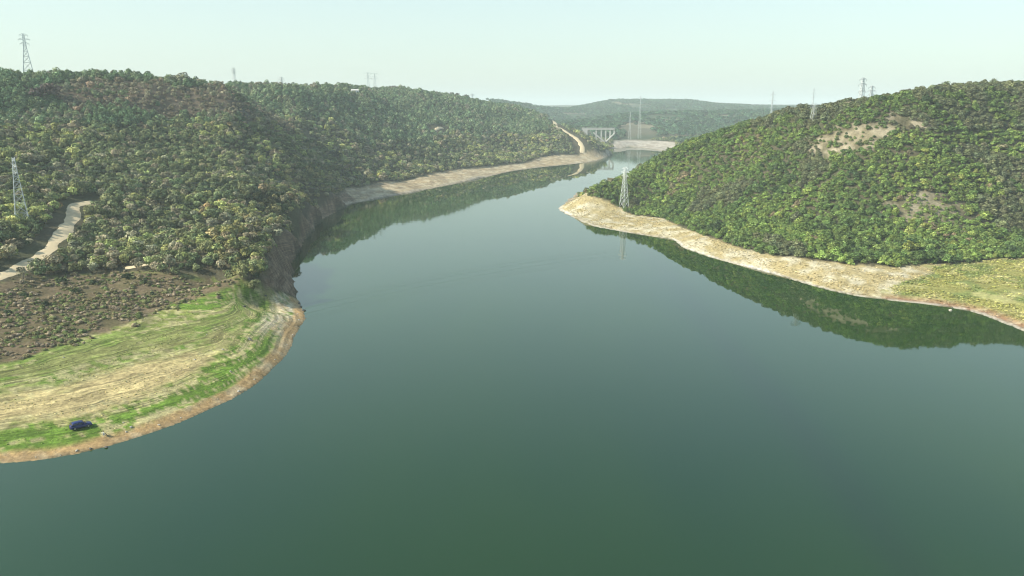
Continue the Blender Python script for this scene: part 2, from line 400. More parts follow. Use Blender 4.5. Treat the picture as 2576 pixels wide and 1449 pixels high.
# ------------------------------------------------------------------ traced outlines on the ground (world metres)
def onpoly(pts): return np.array([hit(u, v)[:2] for u, v in pts])
def wat(pts): return [atz(u, v, 0)[:2] for u, v in pts]
def px_poly(land, water): return np.array([hit(u, v)[:2] for u, v in land] + wat(water))
P_open = px_poly([(-700, 800), (-300, 745), (0, 714), (60, 702), (150, 692), (300, 685), (430, 690), (540, 700), (610, 712), (655, 722), (668, 730), (700, 742)], [(790, 740), (800, 820), (700, 1020), (300, 1220), (-700, 1260)])
P_heath = onpoly([(-700, 800), (-300, 745), (0, 714), (60, 702), (150, 692), (300, 685), (430, 690), (540, 700), (600, 712), (560, 728), (430, 768), (330, 812), (180, 862), (60, 900), (0, 917), (-300, 960), (-700, 1010)])
P_dark = px_poly([(664, 735), (666, 722), (668, 695), (673, 655), (690, 615), (720, 578), (760, 545), (800, 520), (840, 497), (866, 476)], [(905, 512), (880, 530), (830, 560), (780, 640), (760, 700), (770, 745)])
P_farbank = px_poly([(864, 473), (930, 466), (1012, 456), (1068, 444), (1125, 430), (1233, 419), (1317, 410), (1353, 398), (1425, 388), (1525, 385)], [(1570, 384), (1540, 410), (1380, 432), (1170, 470), (1000, 500), (910, 520), (880, 512)])
P_right = px_poly([(1446, 492), (1480, 494), (1560, 522), (1660, 548), (1750, 585), (1850, 620), (1950, 645), (2050, 656), (2150, 666), (2250, 673), (2340, 663), (2400, 668), (2480, 656), (2576, 650), (2800, 670), (3300, 760)],
                  [(3600, 1200), (2900, 1020), (2560, 850), (2250, 775), (1900, 695), (1650, 612), (1430, 560), (1390, 528), (1420, 495)])
P_yellow = px_poly([(2230, 760), (2250, 715), (2330, 690), (2350, 668), (2480, 656), (2576, 650), (2800, 670), (3300, 760)], [(3600, 1200), (2900, 1020), (2576, 846), (2400, 785)])
P_clear = onpoly([(2035, 352), (2130, 325), (2200, 318), (2290, 300), (2345, 305), (2330, 325), (2230, 345), (2190, 372), (2100, 398), (2040, 378)])
P_clear2 = onpoly([(2230, 510), (2330, 490), (2430, 515), (2450, 560), (2380, 575), (2260, 560)])
P_farsand = px_poly([(1540, 354), (1600, 352), (1650, 354), (1700, 358), (1760, 356)], [(1760, 400), (1690, 386), (1640, 377), (1590, 372), (1540, 377)])
P_brown = onpoly([(150, 216), (240, 205), (360, 206), (520, 228), (640, 262), (740, 315), (760, 345), (660, 335), (520, 300), (380, 288), (200, 276), (100, 262)])
T_left = np.array([hit(u, v)[:2] for u, v in [(-260, 770), (-120, 730), (0, 697), (60, 668), (108, 640), (140, 607), (165, 572), (184, 545), (184, 524), (200, 514), (235, 508)]])
T_far = np.array([hit(u, v)[:2] for u, v in [(1386, 296), (1395, 308), (1410, 322), (1430, 335), (1448, 348), (1460, 362), (1465, 374), (1464, 386)]])
T_mid = np.array([hit(u, v)[:2] for u, v in [(1083, 331), (1097, 326), (1112, 321)]])
T_heath = np.array([hit(u, v)[:2] for u, v in [(315, 675), (350, 668), (395, 660), (430, 662)]])
T_ridge = np.array([hit(u, v)[:2] for u, v in [(2045, 343), (2075, 336), (2110, 328), (2150, 323)]])
TRACKS = [(T_left, 3.0), (T_far, 3.8), (T_mid, 2.5), (T_heath, 1.6)]

# ------------------------------------------------------------------ ground colours (the soil's own colours)
def arc_of(px, py):
    poly = SHORE[:-4]; best = np.full(px.shape, 1e18); s = np.zeros(px.shape); acc = 0.0
    for i in range(len(poly) - 1):
        ax, ay = poly[i]; bx, by = poly[i + 1]; dx, dy = bx - ax, by - ay; LL = dx * dx + dy * dy + 1e-9; q = math.sqrt(LL)
        t = np.clip(((px - ax) * dx + (py - ay) * dy) / LL, 0, 1); d = (px - ax - t * dx) ** 2 + (py - ay - t * dy) ** 2
        b = d < best; s = np.where(b, acc + t * q, s); best = np.minimum(best, d); acc += q
    return s
ARC = upsample(arc_of, 2)
ARC = np.where((GY < 330) & (GX < -60), GX * .94 + GY * .34, ARC)
big = fbm(GX / 25, GY / 25, 51, 4); mid = fbm(GX / 6, GY / 6, 52, 3); fine = fbm(GX / 1.6, GY / 1.6, 53, 2)
strk = fbm(GZ * 4.5, ARC / 22, 54, 4)
C = np.empty((ND, NA, 3)); C[:] = (.075, .066, .038)
def lay(mask, col, var=None, soft=None):
    """mask 0..1"""
    global C
    col = np.array(col)
    if var is not None: col = col + (np.array(var) - col) * np.clip(soft, 0, 1)[..., None]
    C = C * (1 - mask[..., None]) + col * .70 * mask[..., None]
def S(x, a, b): return np.clip((x - a) / (b - a), 0, 1)
def pm(poly, w=1.5, jit=3.0):
    lo, hi = poly.min(0) - 12, poly.max(0) + 12
    bb = (GX > lo[0]) & (GX < hi[0]) & (GY > lo[1]) & (GY < hi[1]); out = np.zeros(GX.shape)
    d = sdf(GX[bb], GY[bb], poly) + (mid[bb] - .5) * 2 * jit + (fine[bb] - .5) * jit * .6
    out[bb] = np.clip(d / w + .5, 0, 1); return out
lay(S(big, .45, .6) * 1.0, (.10, .10, .05))
m_open = pm(P_open, 1.5, 1.0); dj = GZ * 9.0 + (strk - .5) * 9 + (mid - .5) * 5
straw, green, olive = (.58, .46, .22), (.150, .250, .034), (.26, .27, .09)
lay(m_open, straw)
lay(m_open * S(dj, 36, 46), olive, green, S(strk + (mid - .5) * .5, .46, .72))
lay(m_open * S(dj, 52, 60), green, (.27, .28, .08), S(strk, .50, .66))
dl = SD + (strk - .5) * 6 + (mid - .5) * 4
lay(m_open * (1 - S(dl, 15, 19)), green, (.48, .42, .18), np.maximum(S(strk + (fine - .5) * .5, .56, .66), S(dl, 10, 14) * S(fine, .4, .6) * .8))
lay(m_open * S(strk + (fine - .5) * .6, .60, .72) * .8, (.50, .44, .22))
tip = m_open * S(GY, 236, 250) * (1 - S(SD, 9, 14))                # bare terraces at the point
lay(tip * S(fine + strk * .6 - .3, .2, .5), (.58, .42, .22), (.66, .58, .40), S(strk, .4, .6))
beach = (SD > -6) & (SD < 60)
lay(m_open * (1 - S(SD + (mid - .5) * 1.6, 3.4, 4.6)), (.50, .33, .15), (.60, .46, .27), S(mid + fine * .5, .7, .95))
m_heath = pm(P_heath, 2, 3.0)
lay(m_heath, (.15, .125, .06), (.21, .155, .09), S(mid, .4, .7))
m_r = pm(P_right, 1.5, 2.0)
lay(m_r, (.50, .40, .20), (.66, .58, .40), S(fbm(GX / 7, GY / 7, 61, 3) + (1 - S(GZ, 0, 5)) * .12, .52, .72))
lay(m_r * S(fine, .55, .75) * .6, (.36, .30, .15))
m_y = pm(P_yellow, 3, 5.0)
lay(m_y, (.34, .32, .10), (.22, .26, .08), S(fbm(GX / 10, GY / 10, 62, 3), .45, .6))
lay(m_y * S(mid, .52, .68) * .8, (.52, .47, .20))
lay(m_y * (1 - S(SD, 3.5, 8)) * .9, (.34, .17, .10), (.50, .36, .24), S(fine, .45, .65))
lay(m_r * (1 - S(SD + (fine - .5), 1.0, 2.0)), (.78, .72, .60))
m_fb = pm(P_farbank, 2, 2.0)
lay(m_fb, (.50, .38, .22), (.62, .52, .34), S(strk, .42, .62))
lay(m_fb * S(mid, .5, .6) * .7, (.32, .24, .15))
lay(m_fb * (1 - S(SD, 2, 4)), (.46, .40, .32))
m_d = pm(P_dark, 2, 1.5)
lay(m_d, (.20, .13, .08), (.32, .23, .15), S(strk, .42, .62))
lay(pm(P_clear, 8, 12) * .8, (.30, .25, .15), (.46, .39, .27), S(mid, .4, .65))
lay(pm(P_clear2, 8, 14) * .7, (.30, .26, .15), (.48, .41, .28), S(mid, .4, .65))
lay(pm(P_brown, 8, 8) * .9, (.13, .10, .07))
lay(pm(P_farsand, 6, 4), (.54, .48, .39), (.38, .32, .25), S(mid, .45, .6))
lay(((SD > 0) & (SD < 5) & (GY > 600)).astype(float), (.50, .42, .30))
far = S(np.hypot(GX, GY), 1450, 1700) * (1 - pm(P_farsand, 6, 4))
lay(far * (SD > 12), (.080, .110, .060), (.15, .14, .09), S(fbm(GX / 130, GY / 130, 71, 4), .5, .62))
lay(far * (SD > 12) * S(fbm(GX / 60, GY / 60, 73, 3), .62, .72), (.26, .23, .15))
mud = (GZ < .35) & (GZ > -1)
lay(mud * .45, (.26, .19, .11))
lay((GZ < -0.02).astype(float), (.10, .10, .06))

keep = GZ > -2.5
kf = keep[:-1, :-1] | keep[1:, :-1] | keep[:-1, 1:] | keep[1:, 1:]
ii, jj = np.nonzero(kf)
faces = np.stack([ii * NA + jj, (ii + 1) * NA + jj, (ii + 1) * NA + jj + 1, ii * NA + jj + 1], -1)[:, ::-1]
used = np.zeros(ND * NA, bool); used[faces.ravel()] = True
remap = np.cumsum(used) - 1; faces = remap[faces]
V = np.stack([GX.ravel(), GY.ravel(), GZ.ravel()], -1)[used]
def np_mesh(name, V, faces):
    me = bpy.data.meshes.new(name); nv, nf, k = len(V), len(faces), faces.shape[1]
    me.vertices.add(nv); me.vertices.foreach_set('co', np.ascontiguousarray(V, np.float32).ravel())
    me.loops.add(nf * k); me.loops.foreach_set('vertex_index', np.ascontiguousarray(faces, np.int32).ravel())
    me.polygons.add(nf); me.polygons.foreach_set('loop_start', np.arange(0, nf * k, k, dtype=np.int32))
    me.update(calc_edges=True); me.validate(); return me
me = np_mesh('hills', V, faces)
me.polygons.foreach_set('use_smooth', [True] * len(me.polygons))
a = me.attributes.new('soil', 'FLOAT_COLOR', 'POINT')
a.data.foreach_set('color', np.concatenate([C.reshape(-1, 3)[used], np.ones((used.sum(), 1))], 1).astype(np.float32).ravel())
bandw = np.clip(m_open * (.25 + .75 * S(SD, 4, 9)) + m_d * .9 + m_fb * .7 + m_r * .25 - m_heath, 0, 1)
a = me.attributes.new('shoreuv', 'FLOAT_VECTOR', 'POINT')
a.data.foreach_set('vector', np.stack([(np.where(m_open > .5, GZ * 8.0, np.where(m_d > .3, GZ * 2.6, SD))).ravel()[used], ARC.ravel()[used], bandw.ravel()[used]], -1).astype(np.float32).ravel())

gm = bpy.data.materials.new('soil_and_grass'); gm.use_nodes = True
nt = gm.node_tree; N = nt.nodes; L = nt.links; b = N['Principled BSDF']
b.inputs['Roughness'].default_value = .95; b.inputs['Specular IOR Level'].default_value = .1
at = N.new('ShaderNodeAttribute'); at.attribute_name = 'soil'
suv = N.new('ShaderNodeAttribute'); suv.attribute_name = 'shoreuv'
sep = N.new('ShaderNodeSeparateXYZ'); L.new(suv.outputs['Vector'], sep.inputs[0])
vm = N.new('ShaderNodeVectorMath'); vm.operation = 'MULTIPLY'; vm.inputs[1].default_value = (1.15, .09, 0); L.new(suv.outputs['Vector'], vm.inputs[0])
tc = N.new('ShaderNodeTexCoord')
def noise(scale, det, vec, rough=.6):
    q = N.new('ShaderNodeTexNoise'); q.inputs['Scale'].default_value = scale; q.inputs['Detail'].default_value = det; q.inputs['Roughness'].default_value = rough
    L.new(vec, q.inputs['Vector']); return q.outputs[0]
def rng_(x, a0, a1, b0, b1):
    q = N.new('ShaderNodeMapRange'); q.inputs[1].default_value = a0; q.inputs[2].default_value = a1; q.inputs[3].default_value = b0; q.inputs[4].default_value = b1
    L.new(x, q.inputs[0]); return q.outputs[0]
def math_(op, a_, b_):
    q = N.new('ShaderNodeMath'); q.operation = op
    for i, t in enumerate((a_, b_)):
        if isinstance(t, (int, float)): q.inputs[i].default_value = t
        else: L.new(t, q.inputs[i])
    return q.outputs[0]
n1 = noise(.9, 5, tc.outputs['Object'], .7); n2 = noise(.16, 5, tc.outputs['Object'], .65); ns = noise(1.0, 4, vm.outputs[0], .65)
f1 = rng_(n1, .3, .7, .62, 1.38); f2 = rng_(n2, .35, .65, .85, 1.15)
fs = rng_(ns, .38, .62, .58, 1.35); fsm = N.new('ShaderNodeMix'); fsm.data_type = 'FLOAT'; fsm.inputs[2].default_value = 1.0
L.new(sep.outputs[2], fsm.inputs[0]); L.new(fs, fsm.inputs[3])
mul = math_('MULTIPLY', math_('MULTIPLY', f1, f2), fsm.outputs[0])
vs = N.new('ShaderNodeVectorMath'); vs.operation = 'SCALE'; L.new(at.outputs['Vector'], vs.inputs[0]); L.new(mul, vs.inputs['Scale'])
L.new(vs.outputs[0], b.inputs['Base Color'])
bp = N.new('ShaderNodeBump'); bp.inputs['Strength'].default_value = .8; bp.inputs['Distance'].default_value = .35
L.new(math_('ADD', n1, math_('MULTIPLY', math_('MULTIPLY', ns, sep.outputs[2]), 1.2)), bp.inputs['Height']); L.new(bp.outputs[0], b.inputs['Normal'])
hills = link('hills', me, gm); tag(hills, kind='structure')

# ------------------------------------------------------------------ water
def ring_mesh(name, rad, z):
    rr = [0.0] + list(np.geomspace(60, rad, 14)); k = 96; vs = [(0, 0, z)]; fs = []
    for r in rr[1:]:
        for j in range(k): t = 2 * math.pi * j / k; vs.append((r * math.cos(t), r * math.sin(t), z))
    for j in range(k): fs.append((0, 1 + j, 1 + (j + 1) % k))
    for i in range(len(rr) - 2):
        for j in range(k): a0 = 1 + i * k; fs.append((a0 + j, a0 + k + j, a0 + k + (j + 1) % k, a0 + (j + 1) % k))
    m_ = bpy.data.meshes.new(name); m_.from_pydata(vs, [], fs); m_.update(); return m_
wmat = bpy.data.materials.new('lake_water'); wmat.use_nodes = True
nt = wmat.node_tree; N = nt.nodes; L = nt.links; b = N['Principled BSDF']
b.inputs['Base Color'].default_value = (.040, .095, .036, 1); b.inputs['Roughness'].default_value = .012; b.inputs['IOR'].default_value = 1.45
b.inputs['Specular IOR Level'].default_value = .5
tc = N.new('ShaderNodeTexCoord')
sm = N.new('ShaderNodeMapping'); sm.inputs['Scale'].default_value = (.006, .0022, 1); sm.inputs['Rotation'].default_value = (0, 0, R(-32)); L.new(tc.outputs['Object'], sm.inputs[0])
wb = noise(1.0, 3, sm.outputs[0], .55)                        # broad cloudy change of the water's own colour
mx = N.new('ShaderNodeMix'); mx.data_type = 'RGBA'; mx.inputs[6].default_value = (.007, .030, .007, 1); mx.inputs[7].default_value = (.017, .047, .001, 1)
L.new(rng_(wb, .35, .65, 0, 1), mx.inputs[0])
# a long slick of darker water lying diagonally off the right bank
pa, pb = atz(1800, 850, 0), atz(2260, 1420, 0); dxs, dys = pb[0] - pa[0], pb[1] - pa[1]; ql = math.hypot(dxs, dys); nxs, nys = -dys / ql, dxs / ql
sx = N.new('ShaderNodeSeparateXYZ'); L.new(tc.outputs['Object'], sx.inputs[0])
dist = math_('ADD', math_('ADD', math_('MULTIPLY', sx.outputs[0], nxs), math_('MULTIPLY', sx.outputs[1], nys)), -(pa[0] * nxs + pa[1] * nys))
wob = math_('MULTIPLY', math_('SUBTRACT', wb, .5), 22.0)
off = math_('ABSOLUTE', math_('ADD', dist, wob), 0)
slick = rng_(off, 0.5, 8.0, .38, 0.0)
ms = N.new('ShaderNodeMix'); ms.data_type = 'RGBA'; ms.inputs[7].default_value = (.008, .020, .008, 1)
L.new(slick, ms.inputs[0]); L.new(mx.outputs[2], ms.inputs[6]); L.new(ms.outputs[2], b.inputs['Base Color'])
wr = noise(.9, 4, tc.outputs['Object'], .6)
sm2 = N.new('ShaderNodeMapping'); sm2.inputs['Scale'].default_value = (.05, .16, 1); sm2.inputs['Rotation'].default_value = (0, 0, R(20)); L.new(tc.outputs['Object'], sm2.inputs[0])
wr2 = noise(1.0, 3, sm2.outputs[0], .5)
bp = N.new('ShaderNodeBump'); bp.inputs['Strength'].default_value = .05; bp.inputs['Distance'].default_value = .01
bp2 = N.new('ShaderNodeBump'); bp2.inputs['Strength'].default_value = .10; bp2.inputs['Distance'].default_value = .04
rp = noise(1.0, 2, sm.outputs[0], .5); L.new(rng_(rp, .42, .62, .006, .055), b.inputs['Roughness']); L.new(rng_(rp, .42, .62, .03, .35), bp2.inputs['Strength'])
L.new(wr, bp.inputs['Height']); L.new(wr2, bp2.inputs['Height']); L.new(bp.outputs[0], bp2.inputs['Normal']); L.new(bp2.outputs[0], b.inputs['Normal'])
water = link('lake_water', ring_mesh('lake_water', 12500, 0.0), wmat); tag(water, kind='structure')

# ------------------------------------------------------------------ dirt tracks draped on the slope
def ribbon(name, pts, width, lift=.14, ragged=.35):
    pts = catmull(pts, 6); ln = np.r_[0, np.cumsum(np.hypot(*np.diff(pts, axis=0).T))]
    k = max(8, int(ln[-1] / 1.5)); s = np.linspace(0, ln[-1], k)
    x, y = np.interp(s, ln, pts[:, 0]), np.interp(s, ln, pts[:, 1])
    tx, ty = np.gradient(x), np.gradient(y); q = np.hypot(tx, ty); nx, ny = -ty / q, tx / q
    m_ = 9; vs = []; fs = []
    for i in range(k):
        w0 = width * (1 + ragged * (vnoise(np.array(s[i] / 6), np.array(0.), 81) * 2 - 1)); w1 = width * (1 + ragged * (vnoise(np.array(s[i] / 6), np.array(9.), 82) * 2 - 1))
        for j in range(m_):
            t = j / (m_ - 1); o_ = -w0 * (1 - t) + w1 * t
            px, py = x[i] + nx[i] * o_, y[i] + ny[i] * o_
            vs.append((px, py, float(zat(px, py)) + lift * min(1, 4 * t, 4 * (1 - t)) - .03))
    for i in range(k - 1):
        for j in range(m_ - 1): a0 = i * m_ + j; fs.append((a0, a0 + 1, a0 + m_ + 1, a0 + m_))
    me_ = bpy.data.meshes.new(name); me_.from_pydata(vs, [], fs); me_.update(); me_.polygons.foreach_set('use_smooth', [True] * len(fs))
    o = link(name, me_, M['track']); tag(o, kind='structure'); return o
for p_, w_ in TRACKS: ribbon('dirt_track', p_, w_, .14 if p_ is T_left or p_ is T_heath else .5)

# ------------------------------------------------------------------ tree shapes (1 m tall, scaled on planting)
def crown_mesh(name, seed, kind, nleaf=300):
    r = np.random.default_rng(seed); lobes = []
    if kind == 'broad':
        for k in range(11):
            a_ = r.uniform(0, 2 * math.pi); q = .30 * math.sqrt(r.uniform(0, 1)); z = r.uniform(.36, .78)
            lobes.append((q * math.cos(a_), q * math.sin(a_), z, r.uniform(.15, .24)))
        lobes.append((0, 0, .62, .27))
    elif kind == 'pine':
        for k in range(12):
            z = .22 + .68 * (k / 11); a_ = k * 2.4 + r.uniform(-.4, .4); w = .27 * (1 - ((z - .2) / .85) ** 1.6) + .015
            lobes.append((w * .75 * math.cos(a_), w * .75 * math.sin(a_), z, .07 + w * .52))
        lobes.append((0, 0, .50, .20))
    else:                                      # low bush
        for k in range(7):
            a_ = r.uniform(0, 2 * math.pi); q = .34 * math.sqrt(r.uniform(0, 1))
            lobes.append((q * math.cos(a_), q * math.sin(a_), r.uniform(.15, .6), r.uniform(.2, .34)))
    lobes = np.array(lobes); vs = []; var = []; lv = r.uniform(.55, 1.5, len(lobes)); cnt = 0
    wgt = lobes[:, 3] ** 2; wgt /= wgt.sum()
    while cnt < nleaf:
        i = r.choice(len(lobes), p=wgt); d = r.normal(size=3); d /= np.linalg.norm(d)
        if d[2] < -.55: continue
        p = lobes[i, :3] + d * lobes[i, 3] * r.uniform(.82, 1.1)
        dd = np.linalg.norm(lobes[:, :3] - p, axis=1) / lobes[:, 3]; dd[i] = 9
        if dd.min() < .72: continue
        nn = d + r.normal(size=3) * .28; nn /= np.linalg.norm(nn)
        t = np.cross(nn, r.normal(size=3)); t /= np.linalg.norm(t); bb = np.cross(nn, t)
        s = r.uniform(.040, .082) * (1.35 if kind == 'bush' else 1); s2 = s * r.uniform(.55, 1.1)
        vs += [p - t * s, p - bb * s2, p + t * s, p + bb * s2]; var.append(lv[i] * r.uniform(.65, 1.4) * 1.08); cnt += 1
    fs = np.arange(len(vs)).reshape(-1, 4); me_ = np_mesh(name, np.array(vs), fs)
    a_ = me_.attributes.new('leafvar', 'FLOAT', 'FACE'); a_.data.foreach_set('value', np.array(var, np.float32)[:len(me_.polygons)])
    me_.materials.append(LEAF); return me_
def trunk_mesh(name, seed, kind):
    r = np.random.default_rng(seed); m_ = MB(); top = .85 if kind == 'pine' else .5
    m_.bar((0, 0, -.08), (.01, 0, .2), .035, .026, 7); m_.bar((.01, 0, .2), (0, .01, top), .026, .012, 7)
    for k in range(6):
        a_ = k * 1.05 + r.uniform(0, .5); z = r.uniform(.22, top * .85); q = r.uniform(.14, .26)
        m_.bar((0, 0, z), (q * math.cos(a_), q * math.sin(a_), z + r.uniform(.06, .22)), .013, .005, 5)
    me_ = m_.mesh(name, True); me_.materials.append(M['bark']); return me_
CROWN = {k: [crown_mesh(k + '_crown', s * 7 + 1, k) for s in range(n_)] for k, n_ in (('broad', 6), ('pine', 5), ('bush', 4))}
TRUNK = {k: [trunk_mesh(k + '_trunk', s, k) for s in range(2)] for k in ('broad', 'pine')}

# ------------------------------------------------------------------ planting plan
def jgrid(s, x0, x1, y0, y1, seed):
    r = np.random.default_rng(seed); xs, ys = np.arange(x0, x1, s), np.arange(y0, y1, s)
    X, Y = np.meshgrid(xs, ys); X = X + (np.arange(len(ys)) % 2)[:, None] * s * .5
    X = (X + r.uniform(-.42, .42, X.shape) * s).ravel(); Y = (Y + r.uniform(-.42, .42, Y.shape) * s).ravel()
    return X, Y
def poly_in(x, y, P, j=0.0):
    d = sdf(x, y, P); return d + (fbm(x / 6, y / 6, 91, 2) - .5) * j > 0
runmax = np.maximum.accumulate(np.where(GZ > -1, np.maximum(GZ, 0) - H, -H) / np.exp(GL), axis=0)
def visible(x, y, z, h):
    d = np.hypot(x, y); a_ = np.arctan2(x, y)
    j = np.clip(np.round((a_ - AZ[0]) / (AZ[1] - AZ[0])).astype(int), 0, NA - 1); l = np.clip(((np.log(d) - LD[0]) / (LD[1] - LD[0])).astype(int) - 3, 0, ND - 1)
    f = y * math.cos(PITCH) - (z - H) * math.sin(PITCH); u = CX + FPX * x / f
    return ((z + h * .7 - H) / d > runmax[l, j]) & (u > 0) & (u < 2576)
def candidates():
    out = []
    for s, d0, d1, seed in ((3.3, 150, 640, 1), (4.8, 640, 1640, 2), (2.75, 150, 680, 3)):
        X, Y = jgrid(s, -1350, 900, 60, 1560, seed)
        D = np.hypot(X, Y); A_ = np.degrees(np.arctan2(X, Y)); k = (D > d0) & (D <= d1) & (A_ > -50) & (A_ < 50) & ((A_ > 6) == (seed == 3) if d0 < 300 else ((D > 680) | (A_ < 6)))
        out.append((X[k], Y[k], np.full(k.sum(), s)))
    return [np.concatenate(q) for q in zip(*out)]
TX, TY, TS = candidates()
TZ = zat(TX, TY); TSD = gat(SD, TX, TY); TD = np.hypot(TX, TY)
ok = (TSD > 7) & ((TZ > 1.6) | (TSD > 12))
for P_ in (P_open, P_heath, P_dark, P_farbank, P_right, P_yellow, P_farsand): ok &= ~poly_in(TX, TY, P_, 5)
rr = rng.random(len(TX))
ok &= ~(poly_in(TX, TY, P_clear, 10) & (rr > .50)); ok &= ~(poly_in(TX, TY, P_clear2, 10) & (rr > .65))
for p_, w_ in TRACKS:
    ok &= seg_dist(TX, TY, p_, False) > w_ + (1.6 if len(p_) < 6 else 3.5) + np.where(TD > 700, 6.0, 0)
ok &= rr > .03
TX, TY, TZ, TS, TD, TSD = (q[ok] for q in (TX, TY, TZ, TS, TD, TSD))
isr = (np.degrees(np.arctan2(TX, TY)) > 5.2) & (TD < 1000) | (np.degrees(np.arctan2(TX, TY)) > 12)
nT = len(TX); q1, q2 = rng.random(nT), rng.random(nT)
pat = fbm(TX / 55, TY / 55, 101, 3); pat2 = fbm(TX / 24, TY / 24, 102, 3); pat3 = fbm(TX / 140, TY / 140, 103, 2)
# left hillside: broadleaf scrub low down, pine plantation towards the crest and on the far slope
brown = poly_in(TX, TY, P_brown, 30)
crest = (~isr) & ~brown & (((TZ > 62) & (TD > 560)) | (TD > 840) & (TZ > 22 + 40 * (pat - .2)))
col = np.empty((nT, 3))
def pick(mask, table):
    global col
    idx = np.nonzero(mask)[0]; w = np.array([t[0] for t in table]); cum = np.cumsum(w / w.sum())
    qq = np.clip(q1[idx] * .55 + .45 * np.clip((pat2[idx] - .25) / .5, 0, 1), 0, .9999)
    col[idx] = np.array([t[1] for t in table])[np.searchsorted(cum, qq)]
pick(~isr, [(.16, (.034, .046, .026)), (.20, (.052, .066, .034)), (.20, (.074, .086, .044)), (.12, (.105, .100, .070)), (.14, (.110, .125, .052)), (.09, (.135, .150, .060)), (.02, (.15, .12, .065)), (.02, (.17, .18, .06))])
pick(crest, [(.25, (.046, .074, .042)), (.30, (.062, .092, .050)), (.25, (.080, .105, .060)), (.20, (.098, .098, .072))])
pick(brown, [(.3, (.095, .088, .064)), (.3, (.078, .076, .052)), (.15, (.12, .10, .075)), (.25, (.055, .072, .040))])
pick(isr, [(.15, (.030, .045, .022)), (.28, (.048, .072, .026)), (.27, (.070, .100, .032)), (.18, (.095, .130, .036)), (.07, (.125, .150, .045)), (.05, (.110, .095, .060))])
grey = isr & ((TZ > 60) | (pat > .54)) & (pat2 > .45)
col[grey] = col[grey] * .35 + np.array((.062, .058, .046)) * .65
rim = (~isr) & (sdf(TX, TY, P_dark) > -22) & (q2 > .45); col[rim] = col[rim] * .75 + np.array((.15, .11, .05)) * .25
col *= (rng.uniform(.78, 1.25, nT) * np.where(isr, 1.80, 2.10))[:, None]; col[:, 0] *= rng.uniform(.9, 1.12, nT) * np.where(isr, 1.0, 1.04); col[:, 2] *= .90
hgt = np.where(isr, rng.uniform(2.1, 3.9, nT), rng.uniform(2.9, 5.5, nT) * (.8 + .4 * pat2)) * np.where(TS > 4, 1.25, 1.0)
hgt = np.where(crest, np.clip(hgt, 4.0, 7), hgt); hgt = np.where(brown, hgt * .72, hgt); hgt = np.where(poly_in(TX, TY, P_clear, 10) | poly_in(TX, TY, P_clear2, 10), hgt * .7, hgt); hgt = np.where(grey, hgt * 1.15, hgt)
kindB = (~isr & ~crest) | (isr & (q2 < .25))
vr = rng.random(nT); hgt = hgt * np.where(vr < .08, 1.35, np.where(vr > .72, .74, 1.0))
wid = np.where(isr, np.where(kindB, 1.15, 1.55), np.where(kindB, 1.05, 1.3)) * rng.uniform(.85, 1.2, nT)
rot = rng.uniform(0, 2 * math.pi, nT)
side = np.where(isr, 'R', 'L')
vis = visible(TX, TY, TZ, hgt); score = np.where(vis, hgt / TD, 0)

def gn_forest(name, x, y, z, h, w, tint, rotz, protos, label, cat):
    me_ = bpy.data.meshes.new(name); n_ = len(x); me_.vertices.add(n_)
    me_.vertices.foreach_set('co', np.stack([x, y, z], -1).astype(np.float32).ravel())
    for an, ty, key, dat in (('tint', 'FLOAT_VECTOR', 'vector', tint), ('rotv', 'FLOAT_VECTOR', 'vector', np.stack([rng.uniform(-.08, .08, n_), rng.uniform(-.08, .08, n_), rotz], -1)),
                             ('sclv', 'FLOAT_VECTOR', 'vector', np.stack([h * w, h * w, h], -1)), ('vari', 'INT', 'value', rng.integers(0, len(protos), n_))):
        a_ = me_.attributes.new(an, ty, 'POINT'); a_.data.foreach_set(key, np.ascontiguousarray(dat, np.int32 if ty == 'INT' else np.float32).ravel())
    o = bpy.data.objects.new(name, me_); COL.objects.link(o)
    pc = bpy.data.collections.new(name + '_kinds')
    for k, pm_ in enumerate(protos): pc.objects.link(bpy.data.objects.new('%s_kind_%02d' % (name, k), pm_))
    g = bpy.data.node_groups.new(name + '_planting', 'GeometryNodeTree')
    g.interface.new_socket('Geometry', in_out='INPUT', socket_type='NodeSocketGeometry'); g.interface.new_socket('Geometry', in_out='OUTPUT', socket_type='NodeSocketGeometry')
    gi, go = g.nodes.new('NodeGroupInput'), g.nodes.new('NodeGroupOutput')
    ip = g.nodes.new('GeometryNodeInstanceOnPoints'); ci = g.nodes.new('GeometryNodeCollectionInfo')
    ci.inputs[0].default_value = pc; ci.inputs[1].default_value = True; ci.inputs[2].default_value = True
    ip.inputs['Pick Instance'].default_value = True
    def na(nm, ty):
        q = g.nodes.new('GeometryNodeInputNamedAttribute'); q.data_type = ty; q.inputs[0].default_value = nm; return [s_ for s_ in q.outputs if s_.enabled and s_.name == 'Attribute'][0]
    g.links.new(gi.outputs[0], ip.inputs['Points']); g.links.new(ci.outputs[0], ip.inputs['Instance'])
    g.links.new(na('vari', 'INT'), ip.inputs['Instance Index']); g.links.new(na('rotv', 'FLOAT_VECTOR'), ip.inputs['Rotation']); g.links.new(na('sclv', 'FLOAT_VECTOR'), ip.inputs['Scale'])
    g.links.new(ip.outputs[0], go.inputs[0])
    md = o.modifiers.new('planting', 'NODES'); md.node_group = g
    tag(o, label, cat, kind='stuff'); return o

